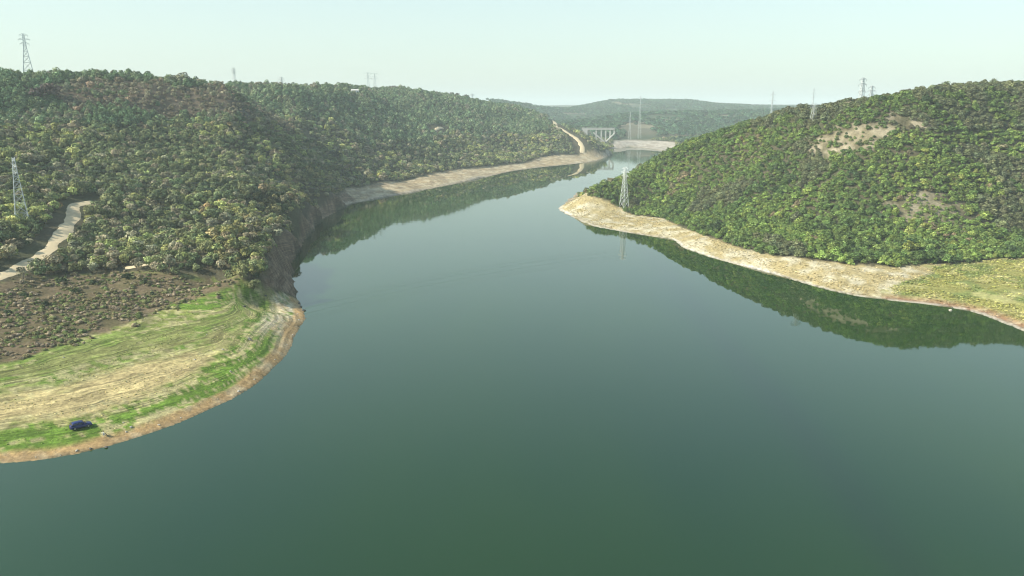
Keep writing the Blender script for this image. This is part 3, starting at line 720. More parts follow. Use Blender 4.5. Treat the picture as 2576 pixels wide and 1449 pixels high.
# individual trees: the 300 that show largest on each side, the rest is woodland
def ucol(c):
    r_, g_, b_ = c
    if r_ > .15 and g_ > .14: return 'yellow-green'
    if r_ > g_ * 1.05: return 'rusty' if r_ > .12 else 'grey-brown'
    if g_ > .10: return 'pale-olive'
    if r_ < .05: return 'dark-green'
    return 'olive-green'
def add_tree(nm, x, y, z, h, w, tint, rz, kind, vi, label, cat, group):
    t = empty(nm, (x, y, z), rz); t['label'] = label; t['category'] = cat
    if group: t['group'] = group
    c = link('crown', CROWN[kind][vi % len(CROWN[kind])], None, t, scale=(h * w, h * w, h)); c['tint'] = [float(q) for q in tint]
    link('trunk', TRUNK[kind][vi % 2], None, t, scale=(h, h, h))
    return t
taken = np.zeros(nT, bool)
LM_L = [('dirt track bend', 184, 545), ('left pylon foot', 50, 568), ('left pylon top', 33, 397), ('pale dome-shaped tree', 405, 490), ('faint heath path', 370, 664),
        ('green meadow corner', 630, 715), ('lower dirt track', 20, 690), ('cove head', 868, 488), ('dark eroded bank', 690, 650), ('biggest heath bush', 160, 712)]
LM_R = [('pylon on the point', 1571, 500), ('wooded point tip', 1480, 478), ('right shoreline kink', 1690, 585), ('bright yellow-green tree', 2290, 622), ('lower bare clearing', 2340, 530),
        ('upper bare clearing', 2180, 350), ('yellow grass corner', 2340, 664), ('right forest corner', 2560, 645), ('pylon in the trees', 1904, 345), ('pale bank middle', 2000, 660)]
DIRS = ['right of', 'above-right of', 'above', 'above-left of', 'left of', 'below-left of', 'below', 'below-right of']
def place(x, y, z):
    f = y * math.cos(PITCH) - (z - H) * math.sin(PITCH); up = y * math.sin(PITCH) + (z - H) * math.cos(PITCH)
    return CX + FPX * x / f, CY - FPX * up / f
used_l = {}
def sizeword(h): return 'low' if h < 2.8 else 'small' if h < 3.6 else 'mid-sized' if h < 4.5 else 'tall' if h < 5.5 else 'big'
def plant(idx, marks, nm, kind, noun, grp):
    pu, pv_ = place(TX[idx], TY[idx], TZ[idx] + hgt[idx] * .6)
    for q, i in enumerate(idx):
        ds = sorted((math.hypot(pu[q] - u, pv_[q] - v), t, u, v) for t, u, v in marks)
        nn = np.argsort(np.hypot(TX[idx] - TX[i], TY[idx] - TY[i]))[1:4]
        lab = None
        for dd_, t, u, v in ds[:3]:
            how = 'just' if dd_ < 45 else 'slightly' if dd_ < 100 else 'well' if dd_ < 200 else 'far'
            dr = DIRS[int(round(math.atan2(-(pv_[q] - v), pu[q] - u) / (math.pi / 4))) % 8]
            for j in nn:
                j = idx[j]; rel = 'taller' if hgt[j] > hgt[i] + .3 else 'shorter' if hgt[j] < hgt[i] - .3 else 'similar'
                cand = '%s %s %s %s %s %s, by a %s %s one' % (sizeword(hgt[i]), ucol(col[i] / 1.95), noun, how, dr, t, rel, ucol(col[j] / 1.95))
                if len(cand.split()) <= 16 and (lab is None or (cand not in used_l and lab in used_l)): lab = cand
        used_l[lab] = 1; taken[i] = True
        add_tree(nm, float(TX[i]), float(TY[i]), float(TZ[i]), float(hgt[i]), float(wid[i]), col[i], float(rot[i]), kind, int(i), lab, noun.split()[-1], grp)
def top(mask, n_):
    idx = np.nonzero(mask & (score > 0))[0]; return idx[np.argsort(-score[idx])][:n_]
plant(top((side == 'L') & kindB, 284), LM_L, 'broadleaf_tree', 'broad', 'tree', 'broadleaf trees on the left hillside')
plant(top((side == 'R') & ~kindB, 297), LM_R, 'pine_tree', 'pine', 'pine', 'young pines on the right hillside')
plant(top((side == 'R') & kindB, 100), LM_R, 'shrub', 'broad', 'shrub', 'evergreen shrubs on the right hillside')
def stuff(nm, mask, protos, label):
    m_ = mask & ~taken
    gn_forest(nm, TX[m_], TY[m_], TZ[m_] - .15, hgt[m_], wid[m_], col[m_], rot[m_], protos, label, 'woodland')
mixB, mixP = CROWN['broad'] , CROWN['pine']
stuff('woodland', (side == 'L') & kindB, mixB, 'mixed olive and grey-green broadleaf woodland over the left hillside')
stuff('pine_plantation', (side == 'L') & ~kindB, mixP, 'bluish green pine plantation along the crest and far slope of the left hill')
stuff('pine_forest', (side == 'R'), mixP + mixB[:2], 'dense green pine and shrub forest over the right hillside')
# far-off woods beyond the bend
X, Y = jgrid(12, -700, 1900, 1380, 3600, 5); D = np.hypot(X, Y); A_ = np.degrees(np.arctan2(X, Y)); Z = zat(X, Y)
k = (D > 1480) & (D < 3500) & (A_ > -14) & (A_ < 34) & (gat(SD, X, Y) > 14) & ~poly_in(X, Y, P_farsand) & (fbm(X / 90, Y / 90, 111, 3) < .60) & (Z > 4)
X, Y, Z = X[k], Y[k], Z[k]; n_ = len(X); tint = np.array([(.060, .105, .058)]) * rng.uniform(.7, 1.5, (n_, 1)) + rng.uniform(-.008, .012, (n_, 3))
gn_forest('distant_woodland', X, Y, Z - 1, rng.uniform(8, 13, n_), np.full(n_, 1.2), np.clip(tint, .01, 1), rng.uniform(0, 6, n_), mixB[:3], 'hazy green woods on the low hills beyond the bend of the lake', 'woodland')
# heath of brown low bushes above the meadow
X, Y = jgrid(1.3, P_heath[:, 0].min(), P_heath[:, 0].max(), P_heath[:, 1].min(), P_heath[:, 1].max(), 6)
k = (sdf(X, Y, P_heath) + (fbm(X / 5, Y / 5, 95, 2) - .5) * 14 + rng.uniform(-5, 3, len(X)) > 0) & (np.degrees(np.arctan2(X, Y)) > -48) & (fbm(X / 4, Y / 4, 112, 3) < .60); X, Y = X[k], Y[k]; n_ = len(X)
pal = np.array([(.17, .145, .075), (.20, .16, .10), (.15, .155, .065), (.11, .135, .050), (.22, .175, .12)])
gn_forest('heath', X, Y, zat(X, Y) - .05, rng.uniform(.3, 1.15, n_) * rng.uniform(.7, 1.4, n_), rng.uniform(1.1, 1.7, n_), pal[rng.integers(0, 5, n_)] * rng.uniform(.95, 1.9, (n_, 1)), rng.uniform(0, 6, n_), CROWN['bush'], 'brown heath of low dry bushes above the green meadow', 'heath')
# low growth of the brown slope high on the left
# grass tussocks on the banks
def tuss(P, s, seed, pal, hmin, hmax, nm, label, thr=.5, sdmin=6, extra=None):
    X, Y = jgrid(s, P[:, 0].min(), P[:, 0].max(), P[:, 1].min(), P[:, 1].max(), seed)
    sd_ = gat(SD, X, Y)
    k = poly_in(X, Y, P, 2) & ~poly_in(X, Y, P_heath, 3) & (sd_ > sdmin) & (abs(np.degrees(np.arctan2(X, Y))) < 48) & (fbm(sd_ / 2.5, gat(ARC, X, Y) / 20, 120 + seed, 3) > thr); X, Y = X[k], Y[k]; n_ = len(X)
    pal = np.array(pal) * 1.35
    gn_forest(nm, X, Y, zat(X, Y) - .03, rng.uniform(hmin, hmax, n_), rng.uniform(1.2, 2.2, n_), (.72 * gat(C, X, Y) * 1.5 + .28 * pal[rng.integers(0, len(pal), n_)]) * rng.uniform(.7, 1.3, (n_, 1)), rng.uniform(0, 6, n_), CROWN['bush'], label, 'grass')
tuss(P_open, 1.35, 8, [(.16, .25, .05), (.22, .30, .07), (.30, .32, .11), (.45, .40, .18)], .10, .28, 'meadow_grass', 'short green and straw-coloured grass tufts in bands over the left meadow', .50, 6)
tuss(P_right, 1.5, 9, [(.34, .28, .16), (.29, .24, .13), (.42, .37, .26), (.20, .18, .09)], .25, .6, 'dry_grass', 'dry straw-coloured grass tufts over the pale right-hand bank', .47, 3)
tuss(P_yellow, 1.5, 10, [(.20, .20, .065), (.26, .235, .085), (.15, .18, .055)], .3, .8, 'bank_grass', 'yellow-green grass and weeds on the slope at the right edge', .45, 5)

# ------------------------------------------------------------------ single trees and bushes that stand out
_sk = ((GZ - H) / np.exp(GL)) * (near & (GZ > 1.5)) - 9 * ~(near & (GZ > 1.5)); CREST = np.exp(LD)[_sk.argmax(0)]
def crest(u, v):
    r_ = ray(u, v); return float(np.interp(math.atan2(r_[0], r_[1]), AZ, CREST))
def solo(nm, u, vtop, d, h, w, tint, kind, label, cat='tree', vi=0):
    """tree whose top shows at photo pixel (u, vtop) and stands at distance d"""
    d = crest(u, vtop) - 4; x, y, zt = atd(u, vtop, d); z = float(zat(x, y)); h = max(h, zt - z) if h else zt - z
    h = min(max(zt - z, 4.0), 15.0); return add_tree(nm, x, y, min(z, zt - h + 1), h, w, tint, vi * 1.3, kind, vi, label, cat, None)
solo('broadleaf_tree', 990, 214, 880, 9, 1.35, (.14, .12, .10), 'broad', 'grey dome-shaped tree on the skyline right of the pair of pylons', vi=1)
solo('pine_tree', 605, 203, 700, 6, .7, (.03, .045, .03), 'pine', 'lone dark tree on the skyline just right of a faint pylon', vi=2)
solo('pine_tree', 433, 188, 690, 7, .8, (.03, .05, .03), 'pine', 'dark lone tree poking above the left skyline', vi=3)
solo('broadleaf_tree', 1135, 231, 1075, 8, 1.2, (.08, .08, .06), 'broad', 'leftmost of three round trees on the skyline before it drops to the lake', vi=2)
solo('broadleaf_tree', 1150, 233, 1085, 8, 1.1, (.08, .08, .06), 'broad', 'middle one of three round trees on the skyline before it drops to the lake', vi=3)
solo('broadleaf_tree', 1172, 236, 1100, 9, 1.0, (.07, .07, .055), 'broad', 'rightmost of three round trees on the skyline before it drops to the lake', vi=4)
solo('broadleaf_tree', 1266, 258, 1230, 9, .9, (.06, .07, .05), 'broad', 'small round tree against the hazy hills on the left ridge', vi=5)
solo('broadleaf_tree', 1342, 273, 1300, 9, .9, (.06, .07, .05), 'broad', 'isolated tree left of the top of the far dirt track', vi=0)
def onhill(nm, u, v, h, w, tint, kind, label, cat, vi):
    x, y, z = hit(u, v); return add_tree(nm, x, y, z, h, w, tint, vi * 1.7, kind, vi, label, cat, None)
onhill('broadleaf_tree', 405, 520, 10.5, 1.25, (.115, .135, .065), 'broad', 'large pale green dome-shaped tree standing out in the left wood', 'tree', 1)
onhill('broadleaf_tree', 440, 530, 9, 1.2, (.105, .115, .065), 'broad', 'large grey-green tree right beside the pale dome-shaped one', 'tree', 3)
onhill('broadleaf_tree', 125, 250, 12, 1.5, (.12, .09, .075), 'broad', 'broad brownish dome of a tree high on the left slope', 'tree', 4)
onhill('broadleaf_tree', 90, 252, 9, 1.4, (.075, .06, .055), 'broad', 'dark bare-looking tree left of the brownish dome tree', 'tree', 2)
onhill('broadleaf_tree', 845, 400, 9, 1.5, (.035, .05, .035), 'broad', 'dark clump of a tree above the cove', 'tree', 5)
onhill('broadleaf_tree', 2290, 640, 7, 1.3, (.17, .19, .05), 'broad', 'bright yellow-green tree at the lower edge of the right forest', 'tree', 0)
onhill('broadleaf_tree', 2305, 662, 6.5, 1.1, (.06, .09, .03), 'broad', 'rounded green tree jutting onto the pale bank below the bright one', 'tree', 2)
bushes = [(158, 712, 2.6), (192, 738, 2.4), (322, 700, 2.6), (362, 712, 2.2), (60, 748, 2.0), (112, 768, 1.8), (236, 716, 2.0), (95, 690, 2.8), (20, 790, 1.8), (385, 742, 1.6), (640, 700, 2.6)]
whb = ['left of the two biggest dark bushes on the brown heath', 'dark bush on the heath just right and below the biggest one', 'dark green bush below the faint path across the heath', 'rounded bush right of the one below the faint path',
       'dark bush near the left edge of the heath', 'small dark bush in the middle left of the heath', 'green bush between the dark pair and the path bush', 'green bush on the heath edge below the dirt track',
       'low dark bush at the far left of the heath', 'small bush on the heath nearest the green meadow', 'bush at the corner where the heath meets the eroded bank']
for k, ((u, v, h), lab) in enumerate(zip(bushes, whb)):
    x, y, z = hit(u, v); t = empty('bush', (x, y, z), k); tag(t, lab, 'bush')
    c = link('foliage', CROWN['bush'][k % 4], None, t, scale=(h * 1.25, h * 1.25, h)); c['tint'] = [.05, .068, .034]
    mb = MB(); mb.bar((0, 0, -.2), (0, 0, h * .4), .09, .05, 6)
    for a_ in range(4): mb.bar((0, 0, h * .1), (.35 * h * math.cos(a_ * 1.6), .35 * h * math.sin(a_ * 1.6), h * .5), .05, .02, 5)
    mb.build('stem', M['bark'], t, True)

# ------------------------------------------------------------------ lattice pylons
def pylon(u, vtop, d, label, h=None, base=None, arms=(.78, .87, .96), armw=(3.4, 4.4, 3.2), bw=5.2, rz=0.0, thick=1.0, parts=True):
    x, y, zt = atd(u, vtop, d)
    zb = float(zat(x, y)) if base is None else base
    h = zt - zb; t = empty('lattice_pylon', (x, y, zb), rz); tag(t, label, 'pylon', None)
    waist = .72 * h; tw = .95; K = thick
    def half(z):
        if z < waist: return bw / 2 + (tw - bw / 2) * (z / waist)
        return tw + (.45 - tw) * ((z - waist) / (h - waist))
    cor = ((-1, -1), (1, -1), (1, 1), (-1, 1))
    for cx_, cy_ in cor:
        mb = MB(); zs = [-.6, waist, h]
        for z0, z1 in zip(zs, zs[1:]):
            a0, a1 = half(max(z0, 0)), half(z1); mb.bar((cx_ * a0, cy_ * a0, z0), (cx_ * a1, cy_ * a1, z1), .16 * K, .12 * K, 4)
        mb.build('leg', M['steel'], t)
    mb = MB(); z = 0.0; lv = [0]
    while z < h - 1.2:
        z = min(h, z + max(half(z) * 1.9, 1.5)); lv.append(z)
    for z0, z1 in zip(lv, lv[1:]):
        a0, a1 = half(z0), half(z1)
        for k in range(4):
            p, q = cor[k], cor[(k + 1) % 4]
            mb.bar((p[0] * a0, p[1] * a0, z0), (q[0] * a1, q[1] * a1, z1), .075 * K, n=4); mb.bar((q[0] * a0, q[1] * a0, z0), (p[0] * a1, p[1] * a1, z1), .075 * K, n=4)
            mb.bar((p[0] * a1, p[1] * a1, z1), (q[0] * a1, q[1] * a1, z1), .07 * K, n=4)
    mb.build('bracing', M['steel'], t)
    tips = []
    for fz, aw in zip(arms, armw):
        zz = fz * h; a0 = half(zz); mb = MB(); ins = MB()
        for s in (-1, 1):
            for yy in (-1, 1):
                mb.bar((s * a0, yy * a0, zz), (s * aw, 0, zz + .1), .10 * K, .07 * K, 4); mb.bar((s * a0, yy * a0, zz + 1.3), (s * aw, 0, zz + .15), .09 * K, .07 * K, 4)
            mb.bar((s * (a0 + aw) / 2, 0, zz), (s * (a0 + aw) / 2, 0, zz + .7), .06 * K, n=4)
            for k in range(6): ins.bar((s * aw, 0, zz - .2 * k - .05), (s * aw, 0, zz - .2 * k - .17), .14, .07, 8)
            tips.append((s * aw, 0, zz - 1.3))
        arm = mb.build('cross_arm', M['steel'], t); ins.build('insulator_string', M['insul'], arm, True)
    tips.append((0, 0, h))
    rot_ = Matrix.Rotation(rz, 3, 'Z'); return [Vector((x, y, zb)) + rot_ @ Vector(p) for p in tips]
bL = hit(50, 568); dL = math.hypot(bL[0], bL[1]); bR = hit(1571, 522); dR = math.hypot(bR[0], bR[1])
lineang = math.atan2(bR[1] - bL[1], bR[0] - bL[0]) + math.pi / 2
tL = pylon(33, 397, dL, 'pale lattice pylon among trees beside the dirt track at the left edge', rz=lineang, bw=5.6, base=bL[2], thick=.85)
tR = pylon(1573, 421, dR, 'lattice pylon at the wooded tip of the right-hand point, mirrored in the lake', rz=lineang, bw=4.8, base=bR[2], thick=.95)
pylon(58, 84, 715, 'tall lattice pylon on the crest at the far left of the skyline', bw=8, rz=.5, armw=(3.0, 3.8, 2.8), thick=1.5)
pylon(587, 171, 960, 'faint slender pylon on the skyline left of the lone dark tree', rz=.9, armw=(2.5, 3.2, 2.2), thick=1.1)
pylon(707, 194, 1000, 'small faint pylon barely above the skyline left of the pair of pylons', rz=.9, thick=1.2)
pylon(925, 182, 1200, 'left one of the pair of pylons on the skyline', rz=.15, armw=(5.5, 4, 6), arms=(.68, .80, .95), thick=1.3)
pylon(942, 184, 1230, 'right one of the pair of pylons on the skyline', rz=.15, armw=(5.5, 4, 6), arms=(.68, .80, .95), thick=1.3)
pylon(1188, 236, 1420, 'distant pylon just right of the three round skyline trees', rz=.3, thick=1.2)
pylon(1612, 241, 1620, 'tallest distant pylon above the far valley right of the viaduct', rz=.2, armw=(8, 9, 6), arms=(.72, .84, .95), bw=6, thick=.6)
pylon(1586, 281, 1600, 'lower distant pylon left of the tallest one above the far valley', rz=.2, armw=(6, 7, 5), arms=(.66, .8, .93), bw=5, thick=.55)
pylon(1904, 317, 740, 'pylon half hidden in the trees on the left shoulder of the right hill', rz=.3, thick=1.3)
pylon(1945, 230, 1350, 'hazy pylon on the skyline left of the right hill', rz=.3, armw=(5, 7, 5), arms=(.66, .8, .93), thick=1.0)
pylon(2049, 263, 566, 'pale pylon standing just below the skyline of the right hill', rz=.3, bw=3, thick=.6)
pylon(2048, 222, 1600, 'faintest pylon of the row above the right hill, second from the left', rz=.3, thick=.9)
pylon(2172, 195, 640, 'tallest pylon above the crest of the right hill', rz=.3, armw=(3, 3.6, 3), arms=(.66, .82, .95), thick=1.3)
pylon(2194, 216, 700, 'shorter pylon close to the right of the tallest one on the right crest', rz=.3, thick=1.2)
names = ['lower', 'lower', 'middle', 'middle', 'upper', 'upper', 'topmost']
for k, (p, q) in enumerate(zip(tL, tR)):
    mb = MB(); pr = None; sag = 9.0
    for i in range(49):
        s = i / 48; c = p.lerp(q, s); c.z -= sag * 4 * s * (1 - s)
        if pr is not None: mb.bar(pr, c, .028, n=4)
        pr = c
    o = mb.build('power_cable', M['cable'], None, True)
    tag(o, '%s power cable spanning the lake between the left and right pylons%s' % (names[k], '' if k == 6 else ', %s side' % ('near' if k % 2 == 0 else 'far')), 'cable', 'power cables across the lake')

# ------------------------------------------------------------------ viaduct beyond the bend
VD = 1440.0
xl, yl, zd = atd(1486, 323, VD); xr, yr, _ = atd(1546, 323, VD)
ang = math.atan2(yr - yl, xr - xl); Lv = math.hypot(xr - xl, yr - yl)
vt = empty('viaduct', (xl, yl, zd), ang); tag(vt, 'pale concrete viaduct on tall piers across the valley beyond the point', 'bridge')
mb = MB(); mb.box((Lv / 2 - 8, 0, -1.1), (Lv + 16, 9, 2.2)); mb.build('deck', M['conc'], vt)
for yy in (-4.6, 4.6):
    mb = MB(); mb.box((Lv / 2 - 8, yy, .55), (Lv + 16, .35, 1.1)); mb.build('parapet', M['conc'], vt)
for px_, top_, bot_ in ((1500, 1500, 353), (1513, 1513, 357), (1524, 1524, 360), (1535, 1535, 350), (1545, 1545, 338)):
    ux = (px_ - 1486) / 60 * Lv; zb = atd(px_, bot_, VD)[2] - zd
    mb = MB(); mb.box((ux, 0, (zb - 2.2) / 2), (2.6, 7, abs(zb) - 2.2)); mb.build('pier', M['conc'], vt)
for a_, b_, z0, z1 in ((1493, 1521, -7, None), (1546, 1526, -9, None)):
    xa, xb = (a_ - 1486) / 60 * Lv, (b_ - 1486) / 60 * Lv; zb = atd(b_, 356, VD)[2] - zd
    mb = MB(); mb.bar((xa, -5.2, z0), (xb, -5.2, zb), 1.3, 1.5, 6); mb.build('arch_rib', M['conc'], vt)
mb = MB(); mb.box((-10, 0, -7), (9, 10, 9.5)); mb.build('abutment', M['conc'], vt)

# ------------------------------------------------------------------ far houses
def house(u, v, w, label, rz):
    x, y, z = hit(u, v); t = empty('house', (x, y, z), rz); tag(t, label, 'house')
    d = w * .65; h = w * .45
    mb = MB(); mb.box((0, 0, h / 2 - .5), (w, d, h + 1)); mb.build('wall', M['wall'], t)
    mb = MB(); e = .5; mb.add([(-w / 2 - e, -d / 2 - e, h), (w / 2 + e, -d / 2 - e, h), (w / 2 + e, d / 2 + e, h), (-w / 2 - e, d / 2 + e, h), (-w / 2, 0, h + d * .3), (w / 2, 0, h + d * .3)],
                              [(0, 1, 5, 4), (2, 3, 4, 5), (0, 4, 3), (1, 2, 5), (3, 2, 1, 0)]); mb.build('roof', M['roof'], t)
    for k in (-1, 0, 1):
        mb = MB(); mb.box((k * w * .3, -d / 2 - .02, h * .55), (w * .13, .1, h * .35)); mb.build('window', M['pane'], t)
house(1458, 309, 9, 'leftmost white house in the hazy valley beyond the far track', .2)
house(1470, 305, 11, 'middle white house in the hazy valley beyond the far track', -.1)
house(1480, 310, 10, 'rightmost white house in the hazy valley beyond the far track', .4)
house(1735, 284, 11, 'single white house high on the far wooded hill right of the tall pylon', .1)
house(893, 236, 9, 'small white building below the skyline left of the pair of pylons', .3)

# ------------------------------------------------------------------ blue car on the meadow
def wheel(parent, x, y, r=.34, w=.24):
    s = 1 if y > 0 else -1
    tb = MB(); tb.bar((x, y - w / 2, r), (x, y + w / 2, r), r, r, 24); tw = tb.build('wheel', M['tyre'], parent)
    rb = MB(); rb.bar((x, y + s * (w / 2 - .02), r), (x, y + s * (w / 2 + .012), r), r * .62, r * .58, 20); rb.build('rim', M['rim'], tw)
def loft(secs, mi=None):
    """secs: list of (x, [(y,z)...]) cross-sections"""
    mb = MB(); k = len(secs[0][1]); vs = [(x, y, z) for x, pr in secs for y, z in pr]; fs = []
    for i in range(len(secs) - 1):
        for j in range(k): fs.append((i * k + j, i * k + (j + 1) % k, (i + 1) * k + (j + 1) % k, (i + 1) * k + j))
    fs += [tuple(range(k))[::-1], tuple((len(secs) - 1) * k + j for j in range(k))]; mb.add(vs, fs); return mb
def car(x, y, rz):
    z = float(zat(x, y)); t = empty('parked_car', (x, y, z + .02), rz); tag(t, 'dark blue car parked on the straw-coloured meadow near the waterline', 'car')
    def sec(w, z0, z1, tuck=.06): return [(-w + .08, z0), (-w, z0 + .15), (-w, (z0 + z1) / 2), (-w + tuck, z1 - .05), (-w + tuck + .08, z1), (w - tuck - .08, z1), (w - tuck, z1 - .05), (w, (z0 + z1) / 2), (w, z0 + .15), (w - .08, z0)]
    body = loft([(-2.28, sec(.78, .42, .86)), (-2.20, sec(.88, .32, 1.00)), (-1.7, sec(.92, .26, 1.04)), (-.6, sec(.93, .25, 1.03)), (.7, sec(.93, .25, 1.01)), (1.1, sec(.92, .26, .98)), (1.9, sec(.88, .28, .88)), (2.2, sec(.80, .34, .76)), (2.3, sec(.70, .40, .64))])
    body.build('body', M['blue'], t, True)
    def cab(w, z0, z1, wt): return [(-w, z0), (-wt, z1 - .04), (-wt + .08, z1), (wt - .08, z1), (wt, z1 - .04), (w, z0)]
    loft([(-2.05, cab(.84, 1.0, 1.10, .76)), (-1.75, cab(.86, 1.0, 1.56, .66)), (-1.3, cab(.86, 1.0, 1.66, .66)), (-.2, cab(.86, 1.0, 1.69, .67)), (.35, cab(.86, .99, 1.60, .66)), (1.15, cab(.84, .97, 1.03, .74))]).build('cabin', M['blue'], t, True)
    for s in (-1, 1):
        for x0, x1, a0, a1 in ((-1.62, -.78, 1.10, 1.50), (-.68, .28, 1.10, 1.50)):
            mb = MB(); yb, yt = s * .858, s * .70
            mb.add([(x0, yb, a0), (x1, yb, a0), (x1 - .05, yt + s * .02, a1), (x0 + .08, yt + s * .02, a1)], [(0, 1, 2, 3)]); 
            for i in range(4): pass
            o = mb.build('side_window', M['dglass'], t); sm_ = o.modifiers.new('thickness', 'SOLIDIFY'); sm_.thickness = .03; sm_.offset = 0
        mb = MB(); mb.box((2.23, s * .56, .64), (.12, .30, .13)); mb.build('headlight', M['lamp'], t)
        mb = MB(); mb.box((-2.25, s * .68, .86), (.10, .16, .26)); mb.build('tail_light', M['tail'], t)
        mb = MB(); mb.box((.62, s * 1.0, 1.06), (.12, .20, .13)); mb.build('wing_mirror', M['blue'], t)
        for xx in (-1.42, 1.42): wheel(t, xx, s * .82)
    mb = MB(); mb.add([(1.10, -.70, 1.05), (1.10, .70, 1.05), (.42, .60, 1.60), (.42, -.60, 1.60)], [(0, 1, 2, 3)]); o = mb.build('windscreen', M['dglass'], t); q = o.modifiers.new('thickness', 'SOLIDIFY'); q.thickness = .05; q.offset = 0
    mb = MB(); mb.add([(-2.04, -.64, 1.14), (-2.04, .64, 1.14), (-1.79, .58, 1.52), (-1.79, -.58, 1.52)], [(3, 2, 1, 0)]); o = mb.build('rear_window', M['dglass'], t); q = o.modifiers.new('thickness', 'SOLIDIFY'); q.thickness = .05; q.offset = 0
    for xx in (2.27, -2.27):
        mb = MB(); mb.box((xx, 0, .42), (.14, 1.5, .2)); mb.build('bumper', M['plastic'], t)
cx_, cy__, _ = hit(204, 1076); car(cx_, cy__, math.atan2(-cx_, cy__) + R(9))

# ------------------------------------------------------------------ person on a folding chair
hx, hy, hz = hit(262, 1097)
def chair(x, y, z, rz):
    t = empty('folding_chair', (x, y, z), rz); tag(t, 'low white camping chair under the seated person at the waterline', 'chair')
    mb = MB(); mb.box((0, 0, .42), (.48, .50, .03)); mb.build('seat', M['canvas'], t)
    mb = MB(); mb.add([(-.24, -.25, .44), (-.24, .25, .44), (-.40, .25, .95), (-.40, -.25, .95), (-.27, -.25, .44), (-.27, .25, .44), (-.43, .25, .95), (-.43, -.25, .95)], [(0, 1, 2, 3), (7, 6, 5, 4), (0, 4, 5, 1), (1, 5, 6, 2), (2, 6, 7, 3), (3, 7, 4, 0)]); mb.build('backrest', M['canvas'], t)
    for s in (-1, 1):
        for a0, a1 in ((-.26, .28), (.26, -.28)):
            mb = MB(); mb.bar((a0, s * .27, 0), (a1, s * .27, .45), .015, n=6); mb.build('leg', M['steel'], t)
def person(x, y, z, rz):
    J = dict(pel=(0, 0, .56), spi=(-.05, 0, .78), che=(-.09, 0, 1.0), nek=(-.10, 0, 1.12), hed=(-.07, 0, 1.22), top=(-.06, 0, 1.34))
    pts = []; rad = []; edg = []; idx = {}
    def P(n_, p, r): idx[n_] = len(pts); pts.append(p); rad.append(r); return idx[n_]
    def E(a_, b_): edg.append((idx[a_], idx[b_]))
    for n_, r in (('pel', .15), ('spi', .135), ('che', .155), ('nek', .06), ('hed', .095), ('top', .08)): P(n_, J[n_], r)
    for a_, b_ in (('pel', 'spi'), ('spi', 'che'), ('che', 'nek'), ('nek', 'hed'), ('hed', 'top')): E(a_, b_)
    P('nose', (.035, 0, 1.23), .018); E('hed', 'nose')
    for s, k in ((1, 'l'), (-1, 'r')):
        P('hip' + k, (.02, s * .10, .53), .10); E('pel', 'hip' + k); P('kne' + k, (.46, s * .14, .54), .07); E('hip' + k, 'kne' + k)
        P('ank' + k, (.58, s * .14, .10), .045); E('kne' + k, 'ank' + k); P('toe' + k, (.78, s * .15, .05), .04); E('ank' + k, 'toe' + k)
        P('sho' + k, (-.09, s * .19, 1.03), .065); E('che', 'sho' + k); P('elb' + k, (.02, s * .27, .78), .045); E('sho' + k, 'elb' + k)
        P('wri' + k, (.27, s * .20, .68), .03); E('elb' + k, 'wri' + k); P('pal' + k, (.34, s * .19, .66), .028); E('wri' + k, 'pal' + k)
        for f, (dy, ln) in enumerate(((-.03, .075), (-.01, .085), (.01, .08), (.03, .06))):
            P('f%d%s' % (f, k), (.34 + ln * .6, s * .19 + dy, .655), .009); E('pal' + k, 'f%d%s' % (f, k)); P('g%d%s' % (f, k), (.34 + ln, s * .19 + dy, .63), .008); E('f%d%s' % (f, k), 'g%d%s' % (f, k))
        P('th' + k, (.33, s * .15, .66), .010); E('wri' + k, 'th' + k)
    me_ = bpy.data.meshes.new('person'); me_.from_pydata(pts, edg, []); me_.update()
    o = link('person', me_, [M['skin'], M['white'], M['dark']], None, (x, y, z), (0, 0, rz)); tag(o, 'person in a white top and dark trousers sitting by the waterline', 'person')
    sk_ = o.modifiers.new('skin', 'SKIN')
    for i, d_ in enumerate(me_.skin_vertices[0].data if me_.skin_vertices else []): d_.radius = (rad[i], rad[i])
    o.modifiers.new('smooth', 'SUBSURF').levels = 2; o.modifiers['smooth'].render_levels = 2
    if not me_.skin_vertices:
        bpy.context.view_layer.objects.active = o
    # bake so that the clothes can be coloured by place
    dg = bpy.context.evaluated_depsgraph_get(); ev = bpy.data.meshes.new_from_object(o.evaluated_get(dg)); o.modifiers.clear(); o.data = ev
    ev.materials.clear()
    for m_ in (M['skin'], M['white'], M['dark']): ev.materials.append(m_)
    for p_ in ev.polygons:
        c = p_.center; p_.use_smooth = True
        arm = abs(c.y) > .155 and c.z > .6 and c.x < .24
        p_.material_index = 1 if (c.z > .60 and c.z < 1.10 and c.x < .16) or arm else (0 if c.z >= 1.10 or (c.x > .16 and c.z > .615) else 2)
    mb = MB(); vs = []; fs = []
    for i in range(7):
        ph = math.pi / 2 * i / 6
        for j in range(14): th = 2 * math.pi * j / 14; vs.append((-.075 + .105 * math.cos(th) * math.cos(ph), .092 * math.sin(th) * math.cos(ph), 1.26 + .125 * math.sin(ph)))
    for i in range(6):
        for j in range(14): fs.append((i * 14 + j, i * 14 + (j + 1) % 14, (i + 1) * 14 + (j + 1) % 14, (i + 1) * 14 + j))
    mb.add(vs, fs); mb.build('hair', M['hair'], o, True)
    return o
pf = math.atan2(hy, hx) - R(78)
chair(hx, hy, hz, pf); person(hx, hy, hz - .08, pf)

